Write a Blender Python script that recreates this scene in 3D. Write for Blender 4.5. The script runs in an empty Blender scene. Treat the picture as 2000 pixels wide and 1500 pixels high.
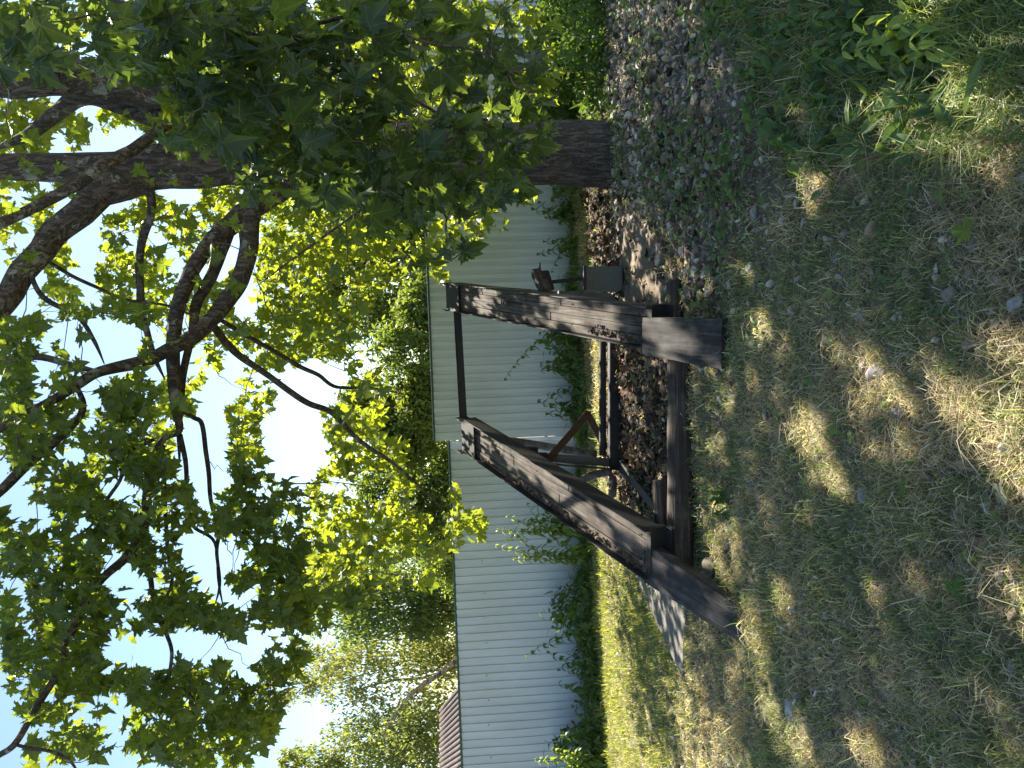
import bpy, math
import numpy as np
from mathutils import Matrix, Vector

R_ = math.radians
rng = np.random.default_rng(7)
SC = bpy.context.scene
COL = SC.collection

# ------------------------------------------------------------------ camera
# The photograph is a portrait picture lying on its side: "up" points to the left of the frame.
F = 1502.0                       # focal length in pixels of the 2000 px long side
PITCH, ROLL, EYE = R_(3.7), R_(2.3), 1.6
_U0 = np.array([0, math.sin(PITCH), math.cos(PITCH)])
_X = np.array([1.0, 0, 0])
CR = math.cos(ROLL) * _X - math.sin(ROLL) * _U0          # right of the upright picture
CU = math.sin(ROLL) * _X + math.cos(ROLL) * _U0          # up of the upright picture
CF = np.array([0, math.cos(PITCH), -math.sin(PITCH)])    # forward
cam = bpy.data.cameras.new("camera")
cam.sensor_fit = 'HORIZONTAL'; cam.sensor_width = 36; cam.lens = 36 * F / 2000
cam.clip_start = 0.05; cam.clip_end = 1500
camo = bpy.data.objects.new("camera", cam); COL.objects.link(camo)
_x, _y, _z = -CU, CR, -CF
camo.matrix_world = Matrix(((_x[0], _y[0], _z[0], 0), (_x[1], _y[1], _z[1], 0), (_x[2], _y[2], _z[2], EYE), (0, 0, 0, 1)))
SC.camera = camo

# ------------------------------------------------------------------ light
SUN_AZ, SUN_EL = R_(22), R_(50)          # azimuth right of the viewing direction, behind the fence
SUN = np.array([math.sin(SUN_AZ) * math.cos(SUN_EL), math.cos(SUN_AZ) * math.cos(SUN_EL), math.sin(SUN_EL)])
world = bpy.data.worlds.new("World"); SC.world = world; world.use_nodes = True
nt = world.node_tree; nt.nodes.clear()
wo = nt.nodes.new('ShaderNodeOutputWorld'); bg = nt.nodes.new('ShaderNodeBackground'); sky = nt.nodes.new('ShaderNodeTexSky')
sky.sky_type = 'NISHITA'; sky.sun_disc = False; sky.sun_elevation = SUN_EL; sky.sun_rotation = SUN_AZ
sky.air_density = 1.15; sky.dust_density = 0.25; sky.ozone_density = 0.8; sky.altitude = 300
bg.inputs[1].default_value = 0.050
nt.links.new(sky.outputs[0], bg.inputs[0]); nt.links.new(bg.outputs[0], wo.inputs[0])
sl = bpy.data.lights.new("sun", 'SUN'); sl.energy = 3.9; sl.angle = R_(0.55); sl.color = (1.0, 0.93, 0.80)
so = bpy.data.objects.new("sun", sl); COL.objects.link(so)
so.rotation_euler = Vector(-SUN).to_track_quat('-Z', 'Y').to_euler(); so.location = tuple(SUN * 60)
vs = SC.view_settings
vs.view_transform = 'Standard'; vs.look = 'None'; vs.exposure = 2.3; vs.gamma = 1.0
SC.cycles.max_bounces = 7; SC.cycles.diffuse_bounces = 4; SC.cycles.transmission_bounces = 4
SC.cycles.transparent_max_bounces = 4; SC.cycles.caustics_reflective = False; SC.cycles.caustics_refractive = False

# ------------------------------------------------------------------ helpers
def at(u, v, D):
    """world point seen at upright pixel (u, v) (1500 x 2000) at distance D along +Y"""
    d = CF + (u - 750) / F * CR + (1000 - v) / F * CU
    return np.array([0, 0, EYE]) + d * (D / d[1])
def im(x, y, D): return at(1500 - y, x, D)
def G(u, v, z=0.0):
    d = CF + (u - 750) / F * CR + (1000 - v) / F * CU
    return np.array([0, 0, EYE]) + d * ((z - EYE) / d[2])
def proj(P):
    Q = np.asarray(P) - np.array([0, 0, EYE]); w = Q @ CF
    w = np.where(np.abs(w) < 1e-3, 1e-3, w)
    return 750 + F * (Q @ CR) / w, 1000 - F * (Q @ CU) / w, w
def pip(u, v, poly):
    inside = np.zeros(np.shape(u), bool); n = len(poly)
    for i in range(n):
        (x1, y1), (x2, y2) = poly[i], poly[(i + 1) % n]
        if y1 == y2: continue
        c = ((y1 > v) != (y2 > v)) & (u < (x2 - x1) * (v - y1) / (y2 - y1) + x1)
        inside ^= c
    return inside
_perm = rng.random((8, 257, 257))
def vnoise(x, y, s=1.0, k=0):
    x = np.asarray(x) * s + 71.3; y = np.asarray(y) * s + 33.7
    xi = np.floor(x).astype(int); yi = np.floor(y).astype(int); fx = x - xi; fy = y - yi
    fx = fx * fx * (3 - 2 * fx); fy = fy * fy * (3 - 2 * fy); T = _perm[k % 8]
    a = T[xi % 257, yi % 257]; b = T[(xi + 1) % 257, yi % 257]; c = T[xi % 257, (yi + 1) % 257]; d = T[(xi + 1) % 257, (yi + 1) % 257]
    return (a * (1 - fx) + b * fx) * (1 - fy) + (c * (1 - fx) + d * fx) * fy
def fbm(x, y, s=1.0, k=0): return .5 * vnoise(x, y, s, k) + .3 * vnoise(x, y, s * 2.3, k + 1) + .2 * vnoise(x, y, s * 5.1, k + 2)

def tag(o, label=None, cat=None, group=None, kind=None):
    if label: o['label'] = label
    if cat: o['category'] = cat
    if group: o['group'] = group
    if kind: o['kind'] = kind
    return o
def empty(name, loc):
    o = bpy.data.objects.new(name, None); COL.objects.link(o); o.location = tuple(loc); o.empty_display_size = .1; return o
def link(name, me, mat, parent=None, M=None):
    o = bpy.data.objects.new(name, me); COL.objects.link(o)
    if mat: me.materials.append(mat)
    M = M or Matrix.Identity(4)
    if parent:
        o.parent = parent; o.matrix_basis = Matrix.Translation(-parent.location) @ M
    else: o.matrix_basis = M
    return o
def tri_mesh(name, V, T, col=None, loc=None, smooth=False, nvf=3):
    me = bpy.data.meshes.new(name); V = np.ascontiguousarray(V, np.float32); T = np.ascontiguousarray(T, np.int32)
    me.vertices.add(len(V)); me.vertices.foreach_set('co', V.ravel())
    me.loops.add(T.size); me.loops.foreach_set('vertex_index', T.ravel())
    me.polygons.add(len(T)); me.polygons.foreach_set('loop_start', np.arange(0, T.size, nvf, dtype=np.int32))
    me.polygons.foreach_set('use_smooth', np.full(len(T), bool(smooth)))
    if col is not None:
        a = me.color_attributes.new('tint', 'FLOAT_COLOR', 'POINT')
        c = np.ones((len(V), 4), np.float32); c[:, :3] = col; a.data.foreach_set('color', c.ravel())
    if loc is not None:
        a = me.attributes.new('leafxy', 'FLOAT_VECTOR', 'POINT'); a.data.foreach_set('vector', np.ascontiguousarray(loc, np.float32).ravel())
    me.update(calc_edges=True); me.validate()
    return me
def frames(tip, nrm):
    """orthonormal frames: columns x, y(tip), z(normal)"""
    t = tip / np.linalg.norm(tip, axis=1, keepdims=True)
    n = nrm - (nrm * t).sum(1, keepdims=True) * t
    n /= np.maximum(np.linalg.norm(n, axis=1, keepdims=True), 1e-6)
    return np.stack([np.cross(t, n), t, n], axis=2)
def scatter(tv, tf, pos, Rm, size, tint, zs=None, keep_loc=False):
    """copies of a template (tv, tf) baked in one array"""
    n, k = len(pos), len(tv)
    sc = np.ones((n, k, 3)) * tv[None]
    if zs is not None: sc = sc * np.stack([np.ones(n), np.ones(n), zs], 1)[:, None, :]
    if np.ndim(size) == 1: size = np.asarray(size)[:, None, None]
    else: size = np.asarray(size)[:, None, :]
    V = np.einsum('nij,nkj->nki', Rm, sc * size) + pos[:, None, :]
    T = (tf[None] + (np.arange(n) * k)[:, None, None]).reshape(-1, tf.shape[1])
    C = np.repeat(tint, k, axis=0)
    L = np.tile(tv, (n, 1)) if keep_loc else None
    return V.reshape(-1, 3), T, C, L
def merge(parts):
    Vs, Ts, Cs, Ls, o = [], [], [], [], 0
    for V, T, C, L in parts:
        Vs.append(V); Ts.append(T + o); Cs.append(C); Ls.append(L if L is not None else np.zeros_like(V)); o += len(V)
    return np.concatenate(Vs), np.concatenate(Ts), np.concatenate(Cs), np.concatenate(Ls)
def rvec(n, r=None):
    r = r or rng; v = r.normal(size=(n, 3)); return v / np.linalg.norm(v, axis=1, keepdims=True)

# leaf templates -------------------------------------------------------------
def fan(outline, centre, zf):
    P = np.array([centre] + outline, float); n = len(outline)
    V = np.column_stack([P, [zf(x, y) for x, y in P]])
    T = np.array([[0, 1 + i, 1 + (i + 1) % n] for i in range(n)])
    return V, T
def mirror(h):
    return h + [(-x, y) for x, y in reversed(h) if abs(x) > 1e-6]
_h = [(0, 0), (.13, -.07), (.24, -.05), (.40, -.16), (.36, -.02), (.50, .03), (.37, .12), (.48, .22), (.60, .22), (.72, .38), (.54, .36), (.52, .47), (.40, .40), (.24, .40),
      (.26, .56), (.36, .66), (.24, .68), (.17, .80), (0, 1.02)]
MAPLE = fan(mirror(_h), (0, .28), lambda x, y: .16 * abs(x) - .22 * y * y + .05 * math.sin(9 * x + 5 * y))
_h2 = [(0, 0), (.38, -.12), (.28, .08), (.68, .38), (.25, .40), (.32, .66), (0, 1)]
MAPLE_LOW = fan(mirror(_h2), (0, .28), lambda x, y: .15 * abs(x) - .18 * y * y)
_h3 = [(0, 0), (.13, .12), (.22, .32), (.20, .52), (.11, .78), (0, 1)]
OVATE = fan(mirror(_h3), (0, .38), lambda x, y: .35 * abs(x) - .25 * y * y)
NETTLE = fan(mirror([(0, 0), (.17, .08), (.27, .22), (.24, .26), (.27, .36), (.20, .42), (.20, .54), (.12, .62), (.11, .76), (0, 1)]), (0, .34), lambda x, y: .4 * abs(x) - .3 * y * y)
_h4 = [(0, 0), (.20, .35), (.12, .75), (0, 1)]
SMALL = fan(mirror(_h4), (0, .4), lambda x, y: .2 * abs(x) - .1 * y * y)
_h5 = [(0, 0), (.06, .15), (.09, .4), (.05, .75), (0, 1)]
LANCE = fan(mirror(_h5), (0, .4), lambda x, y: .3 * abs(x) - .35 * y * y)

# materials --------------------------------------------------------------------
def mat(name):
    m = bpy.data.materials.new(name); m.use_nodes = True; m.node_tree.nodes.clear(); return m, m.node_tree
def N(t, typ, **kw):
    n = t.nodes.new(typ)
    for k, v in kw.items():
        if k.startswith('i_'):
            key = k[2:]; key = int(key) if key.isdigit() else key.replace('_', ' ')
            n.inputs[key].default_value = v
        else: setattr(n, k, v)
    return n
def ramp(t, fac, stops):
    r = N(t, 'ShaderNodeValToRGB'); e = r.color_ramp.elements
    while len(e) < len(stops): e.new(0.5)
    for el, (p, c) in zip(e, stops): el.position = p; el.color = (*c, 1) if len(c) == 3 else c
    t.links.new(fac, r.inputs[0]); return r.outputs[0]
def mixc(t, fac, a, b, mode='MIX'):
    m = N(t, 'ShaderNodeMix', data_type='RGBA', blend_type=mode)
    for s, val in ((0, fac), (6, a), (7, b)):
        if hasattr(val, 'is_output') or isinstance(val, bpy.types.NodeSocket): t.links.new(val, m.inputs[s])
        else: m.inputs[s].default_value = (*val, 1) if isinstance(val, tuple) and len(val) == 3 else val
    return m.outputs[2]
def math_(t, op, a, b=None, c=None, clamp=False):
    m = N(t, 'ShaderNodeMath', operation=op); m.use_clamp = clamp
    for i, val in enumerate((a, b, c)):
        if val is None: continue
        if isinstance(val, bpy.types.NodeSocket): t.links.new(val, m.inputs[i])
        else: m.inputs[i].default_value = val
    return m.outputs[0]
def noise(t, vec, scale, detail=4, rough=.55, dist=0.0):
    n = N(t, 'ShaderNodeTexNoise'); n.inputs['Scale'].default_value = scale; n.inputs['Detail'].default_value = detail
    n.inputs['Roughness'].default_value = rough; n.inputs['Distortion'].default_value = dist
    if vec is not None: t.links.new(vec, n.inputs['Vector'])
    return n.outputs[0]
def mapping(t, vec, scale):
    m = N(t, 'ShaderNodeMapping'); m.inputs['Scale'].default_value = scale; t.links.new(vec, m.inputs[0]); return m.outputs[0]
def finish(t, col, rough=.85, bump=None, bstr=.4, bdist=.01, metal=0.0, spec=.3):
    p = N(t, 'ShaderNodeBsdfPrincipled'); o = N(t, 'ShaderNodeOutputMaterial')
    if isinstance(col, bpy.types.NodeSocket): t.links.new(col, p.inputs['Base Color'])
    else: p.inputs['Base Color'].default_value = (*col, 1)
    if isinstance(rough, bpy.types.NodeSocket): t.links.new(rough, p.inputs['Roughness'])
    else: p.inputs['Roughness'].default_value = rough
    p.inputs['Metallic'].default_value = metal; p.inputs['Specular IOR Level'].default_value = spec
    if bump is not None:
        b = N(t, 'ShaderNodeBump'); b.inputs['Strength'].default_value = bstr; b.inputs['Distance'].default_value = bdist
        t.links.new(bump, b.inputs['Height']); t.links.new(b.outputs[0], p.inputs['Normal'])
    t.links.new(p.outputs[0], o.inputs[0]); return p
def leaf_material(name, trans=.45, gloss=.35, veins=False, tmul=(1.5, 1.35, .35)):
    m, t = mat(name)
    a = N(t, 'ShaderNodeAttribute', attribute_name='tint'); c = a.outputs['Color']
    if veins:
        l = N(t, 'ShaderNodeAttribute', attribute_name='leafxy'); s = N(t, 'ShaderNodeSeparateXYZ'); t.links.new(l.outputs['Vector'], s.inputs[0])
        ax = math_(t, 'ABSOLUTE', s.outputs[0]); best = ax
        for ang in (50, 108):
            ca, sa = math.cos(R_(ang)), math.sin(R_(ang))
            d = math_(t, 'ABSOLUTE', math_(t, 'SUBTRACT', math_(t, 'MULTIPLY', ax, ca), math_(t, 'MULTIPLY', s.outputs[1], sa)))
            best = math_(t, 'MINIMUM', best, d)
        v = math_(t, 'LESS_THAN', best, .011)
        c = mixc(t, math_(t, 'MULTIPLY', v, .45), c, (.16, .21, .09))
    p = N(t, 'ShaderNodeBsdfPrincipled'); t.links.new(c, p.inputs['Base Color'])
    p.inputs['Roughness'].default_value = .42; p.inputs['Specular IOR Level'].default_value = gloss
    tr = N(t, 'ShaderNodeBsdfTranslucent'); t.links.new(mixc(t, 1.0, c, (*tmul,), 'MULTIPLY'), tr.inputs[0])
    mx = N(t, 'ShaderNodeMixShader'); mx.inputs[0].default_value = trans
    o = N(t, 'ShaderNodeOutputMaterial')
    t.links.new(p.outputs[0], mx.inputs[1]); t.links.new(tr.outputs[0], mx.inputs[2]); t.links.new(mx.outputs[0], o.inputs[0])
    return m
def multc(t, c, k):
    return mixc(t, 1.0, c, (k, k, k), 'MULTIPLY')

M_LEAF = leaf_material('maple_leaf', .5, .35, True, (3.6, 2.9, .6))
M_LEAF_FAR = leaf_material('far_leaf', .48, .25, False, (2.8, 2.5, .8))
M_WEED = leaf_material('weed_leaf', .40, .3, False, (2.4, 2.2, .6))
M_GRASS = leaf_material('grass_blade', .42, .15, False, (1.9, 1.8, .9))

def tint_mat(name, rough=.8, bumps=30.0, bstr=.4, bd=.004, var=.35):
    m, t = mat(name); a = N(t, 'ShaderNodeAttribute', attribute_name='tint'); g = N(t, 'ShaderNodeNewGeometry')
    n = noise(t, g.outputs['Position'], bumps, 6, .65)
    c = mixc(t, 1.0, a.outputs['Color'], ramp(t, n, [(.3, (1 - var,) * 3), (.7, (1 + var,) * 3)]), 'MULTIPLY')
    finish(t, c, rough, n, bstr, bd); return m
M_STONE = tint_mat('stone', .8, 60, .5, .004)
M_LITTER = tint_mat('dead_leaf', .85, 40, .3, .003)

def bark_material():
    m, t = mat('maple_bark'); g = N(t, 'ShaderNodeNewGeometry'); P = g.outputs['Position']
    v = mapping(t, P, (26, 26, 6.5)); n1 = noise(t, v, 1.0, 5, .6, .8)
    n2 = noise(t, P, 60, 4, .6)
    ridge = ramp(t, n1, [(.36, (0, 0, 0)), (.52, (1, 1, 1))])
    c = ramp(t, n1, [(.30, (.018, .015, .013)), (.48, (.070, .057, .048)), (.70, (.145, .12, .10))])
    c = mixc(t, .35, c, ramp(t, n2, [(.3, (.03, .03, .03)), (.7, (.22, .2, .18))]))
    li = noise(t, P, 5.5, 5, .7, .4); lm = ramp(t, li, [(.585, (0, 0, 0)), (.61, (1, 1, 1))])
    hi = N(t, 'ShaderNodeSeparateXYZ'); t.links.new(P, hi.inputs[0])
    hf = math_(t, 'MULTIPLY_ADD', hi.outputs[2], .45, -.75, True)
    c = mixc(t, math_(t, 'MULTIPLY', lm, math_(t, 'MULTIPLY', hf, .75)), c, (.27, .29, .25))
    yo = noise(t, mapping(t, P, (1, 1, 1)), 9.0, 6, .75, 1.0); ym = ramp(t, yo, [(.60, (0, 0, 0)), (.63, (1, 1, 1))])
    c = mixc(t, math_(t, 'MULTIPLY', ym, .55), c, (.26, .15, .035))
    h = math_(t, 'ADD', ridge, math_(t, 'MULTIPLY', n2, .35))
    finish(t, c, .92, h, .9, .022, 0, .15); return m
M_BARK = bark_material()
m, t = mat('twig_bark'); g = N(t, 'ShaderNodeNewGeometry'); n = noise(t, g.outputs['Position'], 40, 3)
finish(t, ramp(t, n, [(.3, (.05, .042, .034)), (.7, (.13, .115, .09))]), .9, n, .3, .003); M_TWIG = m
m, t = mat('birch_bark'); g = N(t, 'ShaderNodeNewGeometry'); n = noise(t, mapping(t, g.outputs['Position'], (3, 3, 14)), 1, 4)
finish(t, ramp(t, n, [(.38, (.10, .08, .06)), (.5, (.42, .36, .29)), (.8, (.55, .47, .40))]), .8, n, .3, .01); M_BIRCH = m

def wood_material(name, dark, mid, light, scale=1.0):
    m, t = mat(name); tc = N(t, 'ShaderNodeTexCoord'); P = tc.outputs['Object']
    v = mapping(t, P, (38 * scale, 2.2 * scale, 38 * scale)); n1 = noise(t, v, 1, 6, .62, .6)
    n2 = noise(t, P, 7, 5, .6, .3); n3 = noise(t, P, 90, 3, .6)
    c = ramp(t, n1, [(.28, dark), (.5, mid), (.74, light)])
    st = ramp(t, n2, [(.35, (.45, .42, .40)), (.62, (1.15, 1.15, 1.15))])
    c = mixc(t, .8, c, st, 'MULTIPLY')
    vo = N(t, 'ShaderNodeTexVoronoi'); vo.inputs['Scale'].default_value = 9; t.links.new(mapping(t, P, (1.6, .5, 1)), vo.inputs['Vector'])
    kn = ramp(t, vo.outputs['Distance'], [(.03, (.25, .22, .2)), (.07, (1, 1, 1))])
    c = mixc(t, 1.0, c, kn, 'MULTIPLY')
    crk = ramp(t, noise(t, mapping(t, P, (22, .8, 22)), 1, 3, .5, 1.2), [(.34, (0, 0, 0)), (.38, (1, 1, 1))])
    c = mixc(t, 1.0, c, mixc(t, crk, (.35, .33, .32), (1, 1, 1)), 'MULTIPLY')
    h = math_(t, 'ADD', math_(t, 'ADD', n1, math_(t, 'MULTIPLY', n3, .3)), math_(t, 'MULTIPLY', crk, .5))
    finish(t, c, .82, h, .7, .006, 0, .25); return m
M_PLANK = wood_material('weathered_planks', (.045, .036, .028), (.098, .080, .064), (.18, .155, .130))
M_TARRED = wood_material('tarred_timber', (.014, .013, .012), (.045, .040, .037), (.105, .095, .085), .8)
M_LOG = wood_material('dark_log', (.018, .015, .013), (.06, .048, .039), (.14, .115, .095), .9)
def metal_material(name, base, rust, amt=.5):
    m, t = mat(name); tc = N(t, 'ShaderNodeTexCoord'); P = tc.outputs['Object']
    n1 = noise(t, P, 6, 6, .7, .4); n2 = noise(t, P, 55, 4, .7)
    f = ramp(t, n1, [(amt - .08, (0, 0, 0)), (amt + .1, (1, 1, 1))])
    c = mixc(t, f, base, rust); c = mixc(t, .5, c, ramp(t, n2, [(.3, (.4, .4, .4)), (.7, (1.4, 1.35, 1.3))]), 'MULTIPLY')
    finish(t, c, .72, n2, .5, .003, 0, .4); return m
M_STEEL = metal_material('old_dark_steel', (.012, .012, .013), (.028, .020, .015), .56)
M_RUST = metal_material('rusty_steel', (.050, .026, .015), (.08, .045, .028), .5)
M_GREYP = metal_material('grey_painted_steel', (.085, .092, .088), (.10, .075, .05), .62)
M_POLE = metal_material('chalky_grey_pipe', (.04, .038, .036), (.15, .14, .13), .5)

def fence_material():
    m, t = mat('white_profiled_sheet'); g = N(t, 'ShaderNodeNewGeometry'); P = g.outputs['Position']
    n = noise(t, P, 1.3, 4, .6); n2 = noise(t, mapping(t, P, (8, 8, .8)), 1, 5, .7)
    s = N(t, 'ShaderNodeSeparateXYZ'); t.links.new(P, s.inputs[0])
    c = ramp(t, n, [(.3, (.43, .50, .58)), (.7, (.49, .565, .645))])
    c = mixc(t, .22, c, ramp(t, n2, [(.35, (.25, .28, .30)), (.62, (.54, .60, .65))]))
    low = math_(t, 'MULTIPLY_ADD', s.outputs[2], -3.2, 1.05, True)
    c = mixc(t, math_(t, 'MULTIPLY', math_(t, 'MULTIPLY', low, n2), .8), c, (.24, .22, .17))
    finish(t, c, .42, n, .04, .003, 0, .45); return m
M_FENCE = fence_material()
m, t = mat('green_cap'); g = N(t, 'ShaderNodeNewGeometry'); n = noise(t, g.outputs['Position'], 8, 3)
finish(t, ramp(t, n, [(.3, (.012, .060, .052)), (.7, (.02, .085, .072))]), .45, n, .1, .002); M_CAP = m
m, t = mat('screw_head'); g = N(t, 'ShaderNodeNewGeometry'); n = noise(t, g.outputs['Position'], 80, 2)
finish(t, ramp(t, n, [(.3, (.10, .10, .10)), (.7, (.2, .2, .2))]), .5); M_SCREW = m
m, t = mat('brown_corrugated_roof'); g = N(t, 'ShaderNodeNewGeometry'); n = noise(t, g.outputs['Position'], 4, 5, .7)
finish(t, ramp(t, n, [(.3, (.05, .038, .034)), (.7, (.12, .088, .078))]), .8, n, .3, .01); M_ROOF = m
m, t = mat('grey_boards'); g = N(t, 'ShaderNodeNewGeometry'); n = noise(t, mapping(t, g.outputs['Position'], (12, 12, 1)), 1, 4)
finish(t, ramp(t, n, [(.3, (.12, .10, .08)), (.7, (.24, .21, .18))]), .9, n, .4, .01); M_BOARD = m
m, t = mat('concrete'); g = N(t, 'ShaderNodeNewGeometry'); n = noise(t, g.outputs['Position'], 7, 8, .7); n2 = noise(t, g.outputs['Position'], 80, 4, .7)
finish(t, mixc(t, .4, ramp(t, n, [(.3, (.06, .055, .045)), (.7, (.19, .175, .15))]), ramp(t, n2, [(.3, (.07, .068, .06)), (.7, (.24, .225, .2))])), .92, n2, .6, .006); M_CONC = m

# ------------------------------------------------------------------ ground
Z_GRAVEL = [(860, 1350), (905, 1320), (1000, 1308), (1090, 1270), (1095, 1205), (1135, 1192), (1300, 1188), (1500, 1180), (2600, 1170), (2600, 1330), (1560, 1400), (1400, 1500), (1300, 1560), (1130, 1590), (1050, 1500), (980, 1450), (900, 1420), (870, 1400)]
Z_SAND = [(895, 1205), (960, 1180), (1095, 1190), (1100, 1235), (1085, 1285), (1030, 1310), (890, 1318)]
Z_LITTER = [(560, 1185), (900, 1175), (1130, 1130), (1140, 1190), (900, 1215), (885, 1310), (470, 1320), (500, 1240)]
Z_WEED = [(1150, 1560), (1290, 1470), (1390, 1430), (1500, 1370), (2600, 1300), (3600, 2600), (1300, 2600), (1240, 1900), (1190, 1700)]
Z_FENCE = [(-400, 1080), (520, 1080), (700, 1080), (1000, 1080), (1500, 1080), (2600, 1090), (2600, 1168), (1500, 1178), (1300, 1184), (1180, 1170), (1120, 1120), (760, 1150), (520, 1150), (380, 1160), (0, 1186), (-400, 1210)]
Z_SLAB = [(372, 1246), (178, 1338), (320, 1345), (420, 1300)]
def height(x, y):
    h = .035 * (fbm(x, y, .8, 3) - .5) + .018 * (vnoise(x, y, 6, 1) - .5)
    h = h + .05 * np.exp(-(((x - 2.2) / 1.6) ** 2 + ((y - 6.4) / 1.5) ** 2)) * 1.0
    return h
def axis_(lo, hi, flo, fhi, st):
    a = np.arange(flo, fhi, st); g = st * 1.25 ** np.arange(1, 40)
    right = fhi + np.cumsum(g); left = flo - np.cumsum(g)
    return np.concatenate([left[left > lo][::-1], a, right[right < hi]])
gx = axis_(-350, 350, -5.2, 6.2, .035); gy = axis_(-60, 700, 1.6, 11.5, .035)
XX, YY = np.meshgrid(gx, gy, indexing='ij'); x, y = XX.ravel(), YY.ravel()
near = (np.abs(x) < 20) & (y < 25) & (y > -3)
z = np.where(near, height(x, y) + .012 * (vnoise(x, y, 22, 4) - .5), 0)
uu, vv, ww = proj(np.column_stack([x, y, np.zeros_like(x)]))
wob = 40 * (fbm(x, y, 3.0, 2) - .5) * 2
f = ww > .5
zs = np.clip(pip(uu + wob, vv + wob * .5, Z_SAND) & f, 0, 1).astype(float)
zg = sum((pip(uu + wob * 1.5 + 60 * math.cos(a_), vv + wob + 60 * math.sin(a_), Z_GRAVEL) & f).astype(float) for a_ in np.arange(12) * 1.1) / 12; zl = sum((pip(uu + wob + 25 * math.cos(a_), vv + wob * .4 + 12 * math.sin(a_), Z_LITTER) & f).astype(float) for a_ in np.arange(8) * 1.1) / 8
ix = np.arange(len(gx) * len(gy)).reshape(len(gx), len(gy))
quads = np.stack([ix[:-1, :-1], ix[1:, :-1], ix[1:, 1:], ix[:-1, 1:]], -1).reshape(-1, 4)
me = tri_mesh('ground', np.column_stack([x, y, z]), quads, np.column_stack([zs, zg, zl]), None, True, 4)
m, t = mat('ground_soil'); a = N(t, 'ShaderNodeAttribute', attribute_name='tint'); s = N(t, 'ShaderNodeSeparateColor'); t.links.new(a.outputs['Color'], s.inputs[0])
g = N(t, 'ShaderNodeNewGeometry'); P = g.outputs['Position']; n1 = noise(t, P, 2.2, 8, .7); n2 = noise(t, P, 45, 6, .7); n3 = noise(t, P, 11, 5, .65)
c = ramp(t, n3, [(.3, (.075, .075, .045)), (.5, (.14, .128, .082)), (.72, (.27, .225, .155))])
c = mixc(t, s.outputs[1], c, ramp(t, n3, [(.3, (.050, .042, .033)), (.7, (.18, .15, .115))]))
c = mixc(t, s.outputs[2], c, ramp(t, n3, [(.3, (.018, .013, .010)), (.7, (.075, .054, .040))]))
c = mixc(t, s.outputs[0], c, ramp(t, n1, [(.3, (.11, .085, .062)), (.7, (.24, .20, .155))]))
c = mixc(t, .55, c, ramp(t, n2, [(.3, (.55, .55, .55)), (.7, (1.5, 1.45, 1.4))]), 'MULTIPLY')
finish(t, c, .95, math_(t, 'ADD', n2, n3), .6, .02, 0, .1)
tag(link('ground', me, m), kind='structure')

# ------------------------------------------------------------------ sun flecks wanted on the ground: gaps of the crown
FLECK = []
for (px, py, rx, ry) in [(1600, 850, .10, .22), (1660, 925, .08, .2), (1950, 850, .20, .20), (1990, 780, .16, .14), (1900, 120, .26, .30), (1980, 200, .22, .26), (1810, 160, .12, .14),
                         (1590, 390, .07, .1), (1470, 480, .12, .16), (1500, 640, .04, .06), (1550, 1450, .10, .3), (1530, 1400, .06, .18), (1690, 1440, .04, .12),
                         (1480, 740, .06, .10), (1410, 880, .05, .16), (1420, 1000, .05, .12), (1640, 1120, .04, .08), (1700, 640, .05, .08), (1280, 560, .05, .3),
                         (1250, 520, .06, .2), (1180, 440, .10, .3), (1230, 770, .05, .14), (1260, 820, .05, .12), (1170, 200, .2, .3), (1780, 1130, .03, .06)]:
    FLECK.append((*G(1500 - py, px)[:2], rx, ry))
for (px, py, D, r) in [(915, 590, 7.6, .09), (950, 575, 7.4, .07), (1120, 600, 6.2, .08), (1150, 620, 6.0, .07), (1190, 640, 5.7, .09), (1350, 690, 4.85, .08), (1310, 650, 5.0, .07),
                       (960, 850, 7.7, .06), (1010, 905, 7.0, .06), (1060, 930, 6.7, .08), (1090, 955, 6.4, .06), (1150, 1000, 6.0, .07), (1200, 1020, 5.7, .06), (1330, 850, 5.3, .06), (1335, 960, 5.3, .05), (1340, 1040, 5.3, .04)]:
    p = im(px, py, D); g0 = p - SUN * (p[2] / SUN[2]); FLECK.append((g0[0], g0[1], r, r * 1.2))
FLECK = np.array(FLECK)
def sunfoot(P): return P[:, :2] - SUN[None, :2] * (P[:, 2:3] / SUN[2])
def in_fleck(P, grow=1.0):
    g0 = sunfoot(P); k = np.zeros(len(P), bool)
    for fx, fy, rx, ry in FLECK:
        rx2, ry2 = rx * grow + .07, ry * grow + .07
        k |= ((g0[:, 0] - fx) / rx2) ** 2 + ((g0[:, 1] - fy) / ry2) ** 2 < 1
    return k

# ------------------------------------------------------------------ grass
def blades(pos, h, w, lean, tint):
    """curved blades of five points"""
    n = len(pos); a = rng.uniform(0, 2 * np.pi, n); d = np.stack([np.cos(a), np.sin(a), 0 * a], 1)
    b = a + rng.uniform(.5, 2.6, n); sd = np.stack([np.cos(b), np.sin(b), 0 * b], 1)
    w = w[:, None]; h = h[:, None]; L = lean[:, None]; up = np.array([0, 0, 1.0])
    p0 = pos; p1 = pos + up * h * .55 * (1 - .35 * L) + d * h * L * .35; p2 = pos + up * h * (1 - .75 * L) + d * h * L
    V = np.stack([p0 - sd * w / 2, p0 + sd * w / 2, p1 - sd * w * .42, p1 + sd * w * .42, p2], 1).reshape(-1, 3)
    T = np.array([[0, 1, 3], [0, 3, 2], [2, 3, 4]]); T = (T[None] + (np.arange(n) * 5)[:, None, None]).reshape(-1, 3)
    return V, T, np.repeat(tint, 5, 0), None
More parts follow.
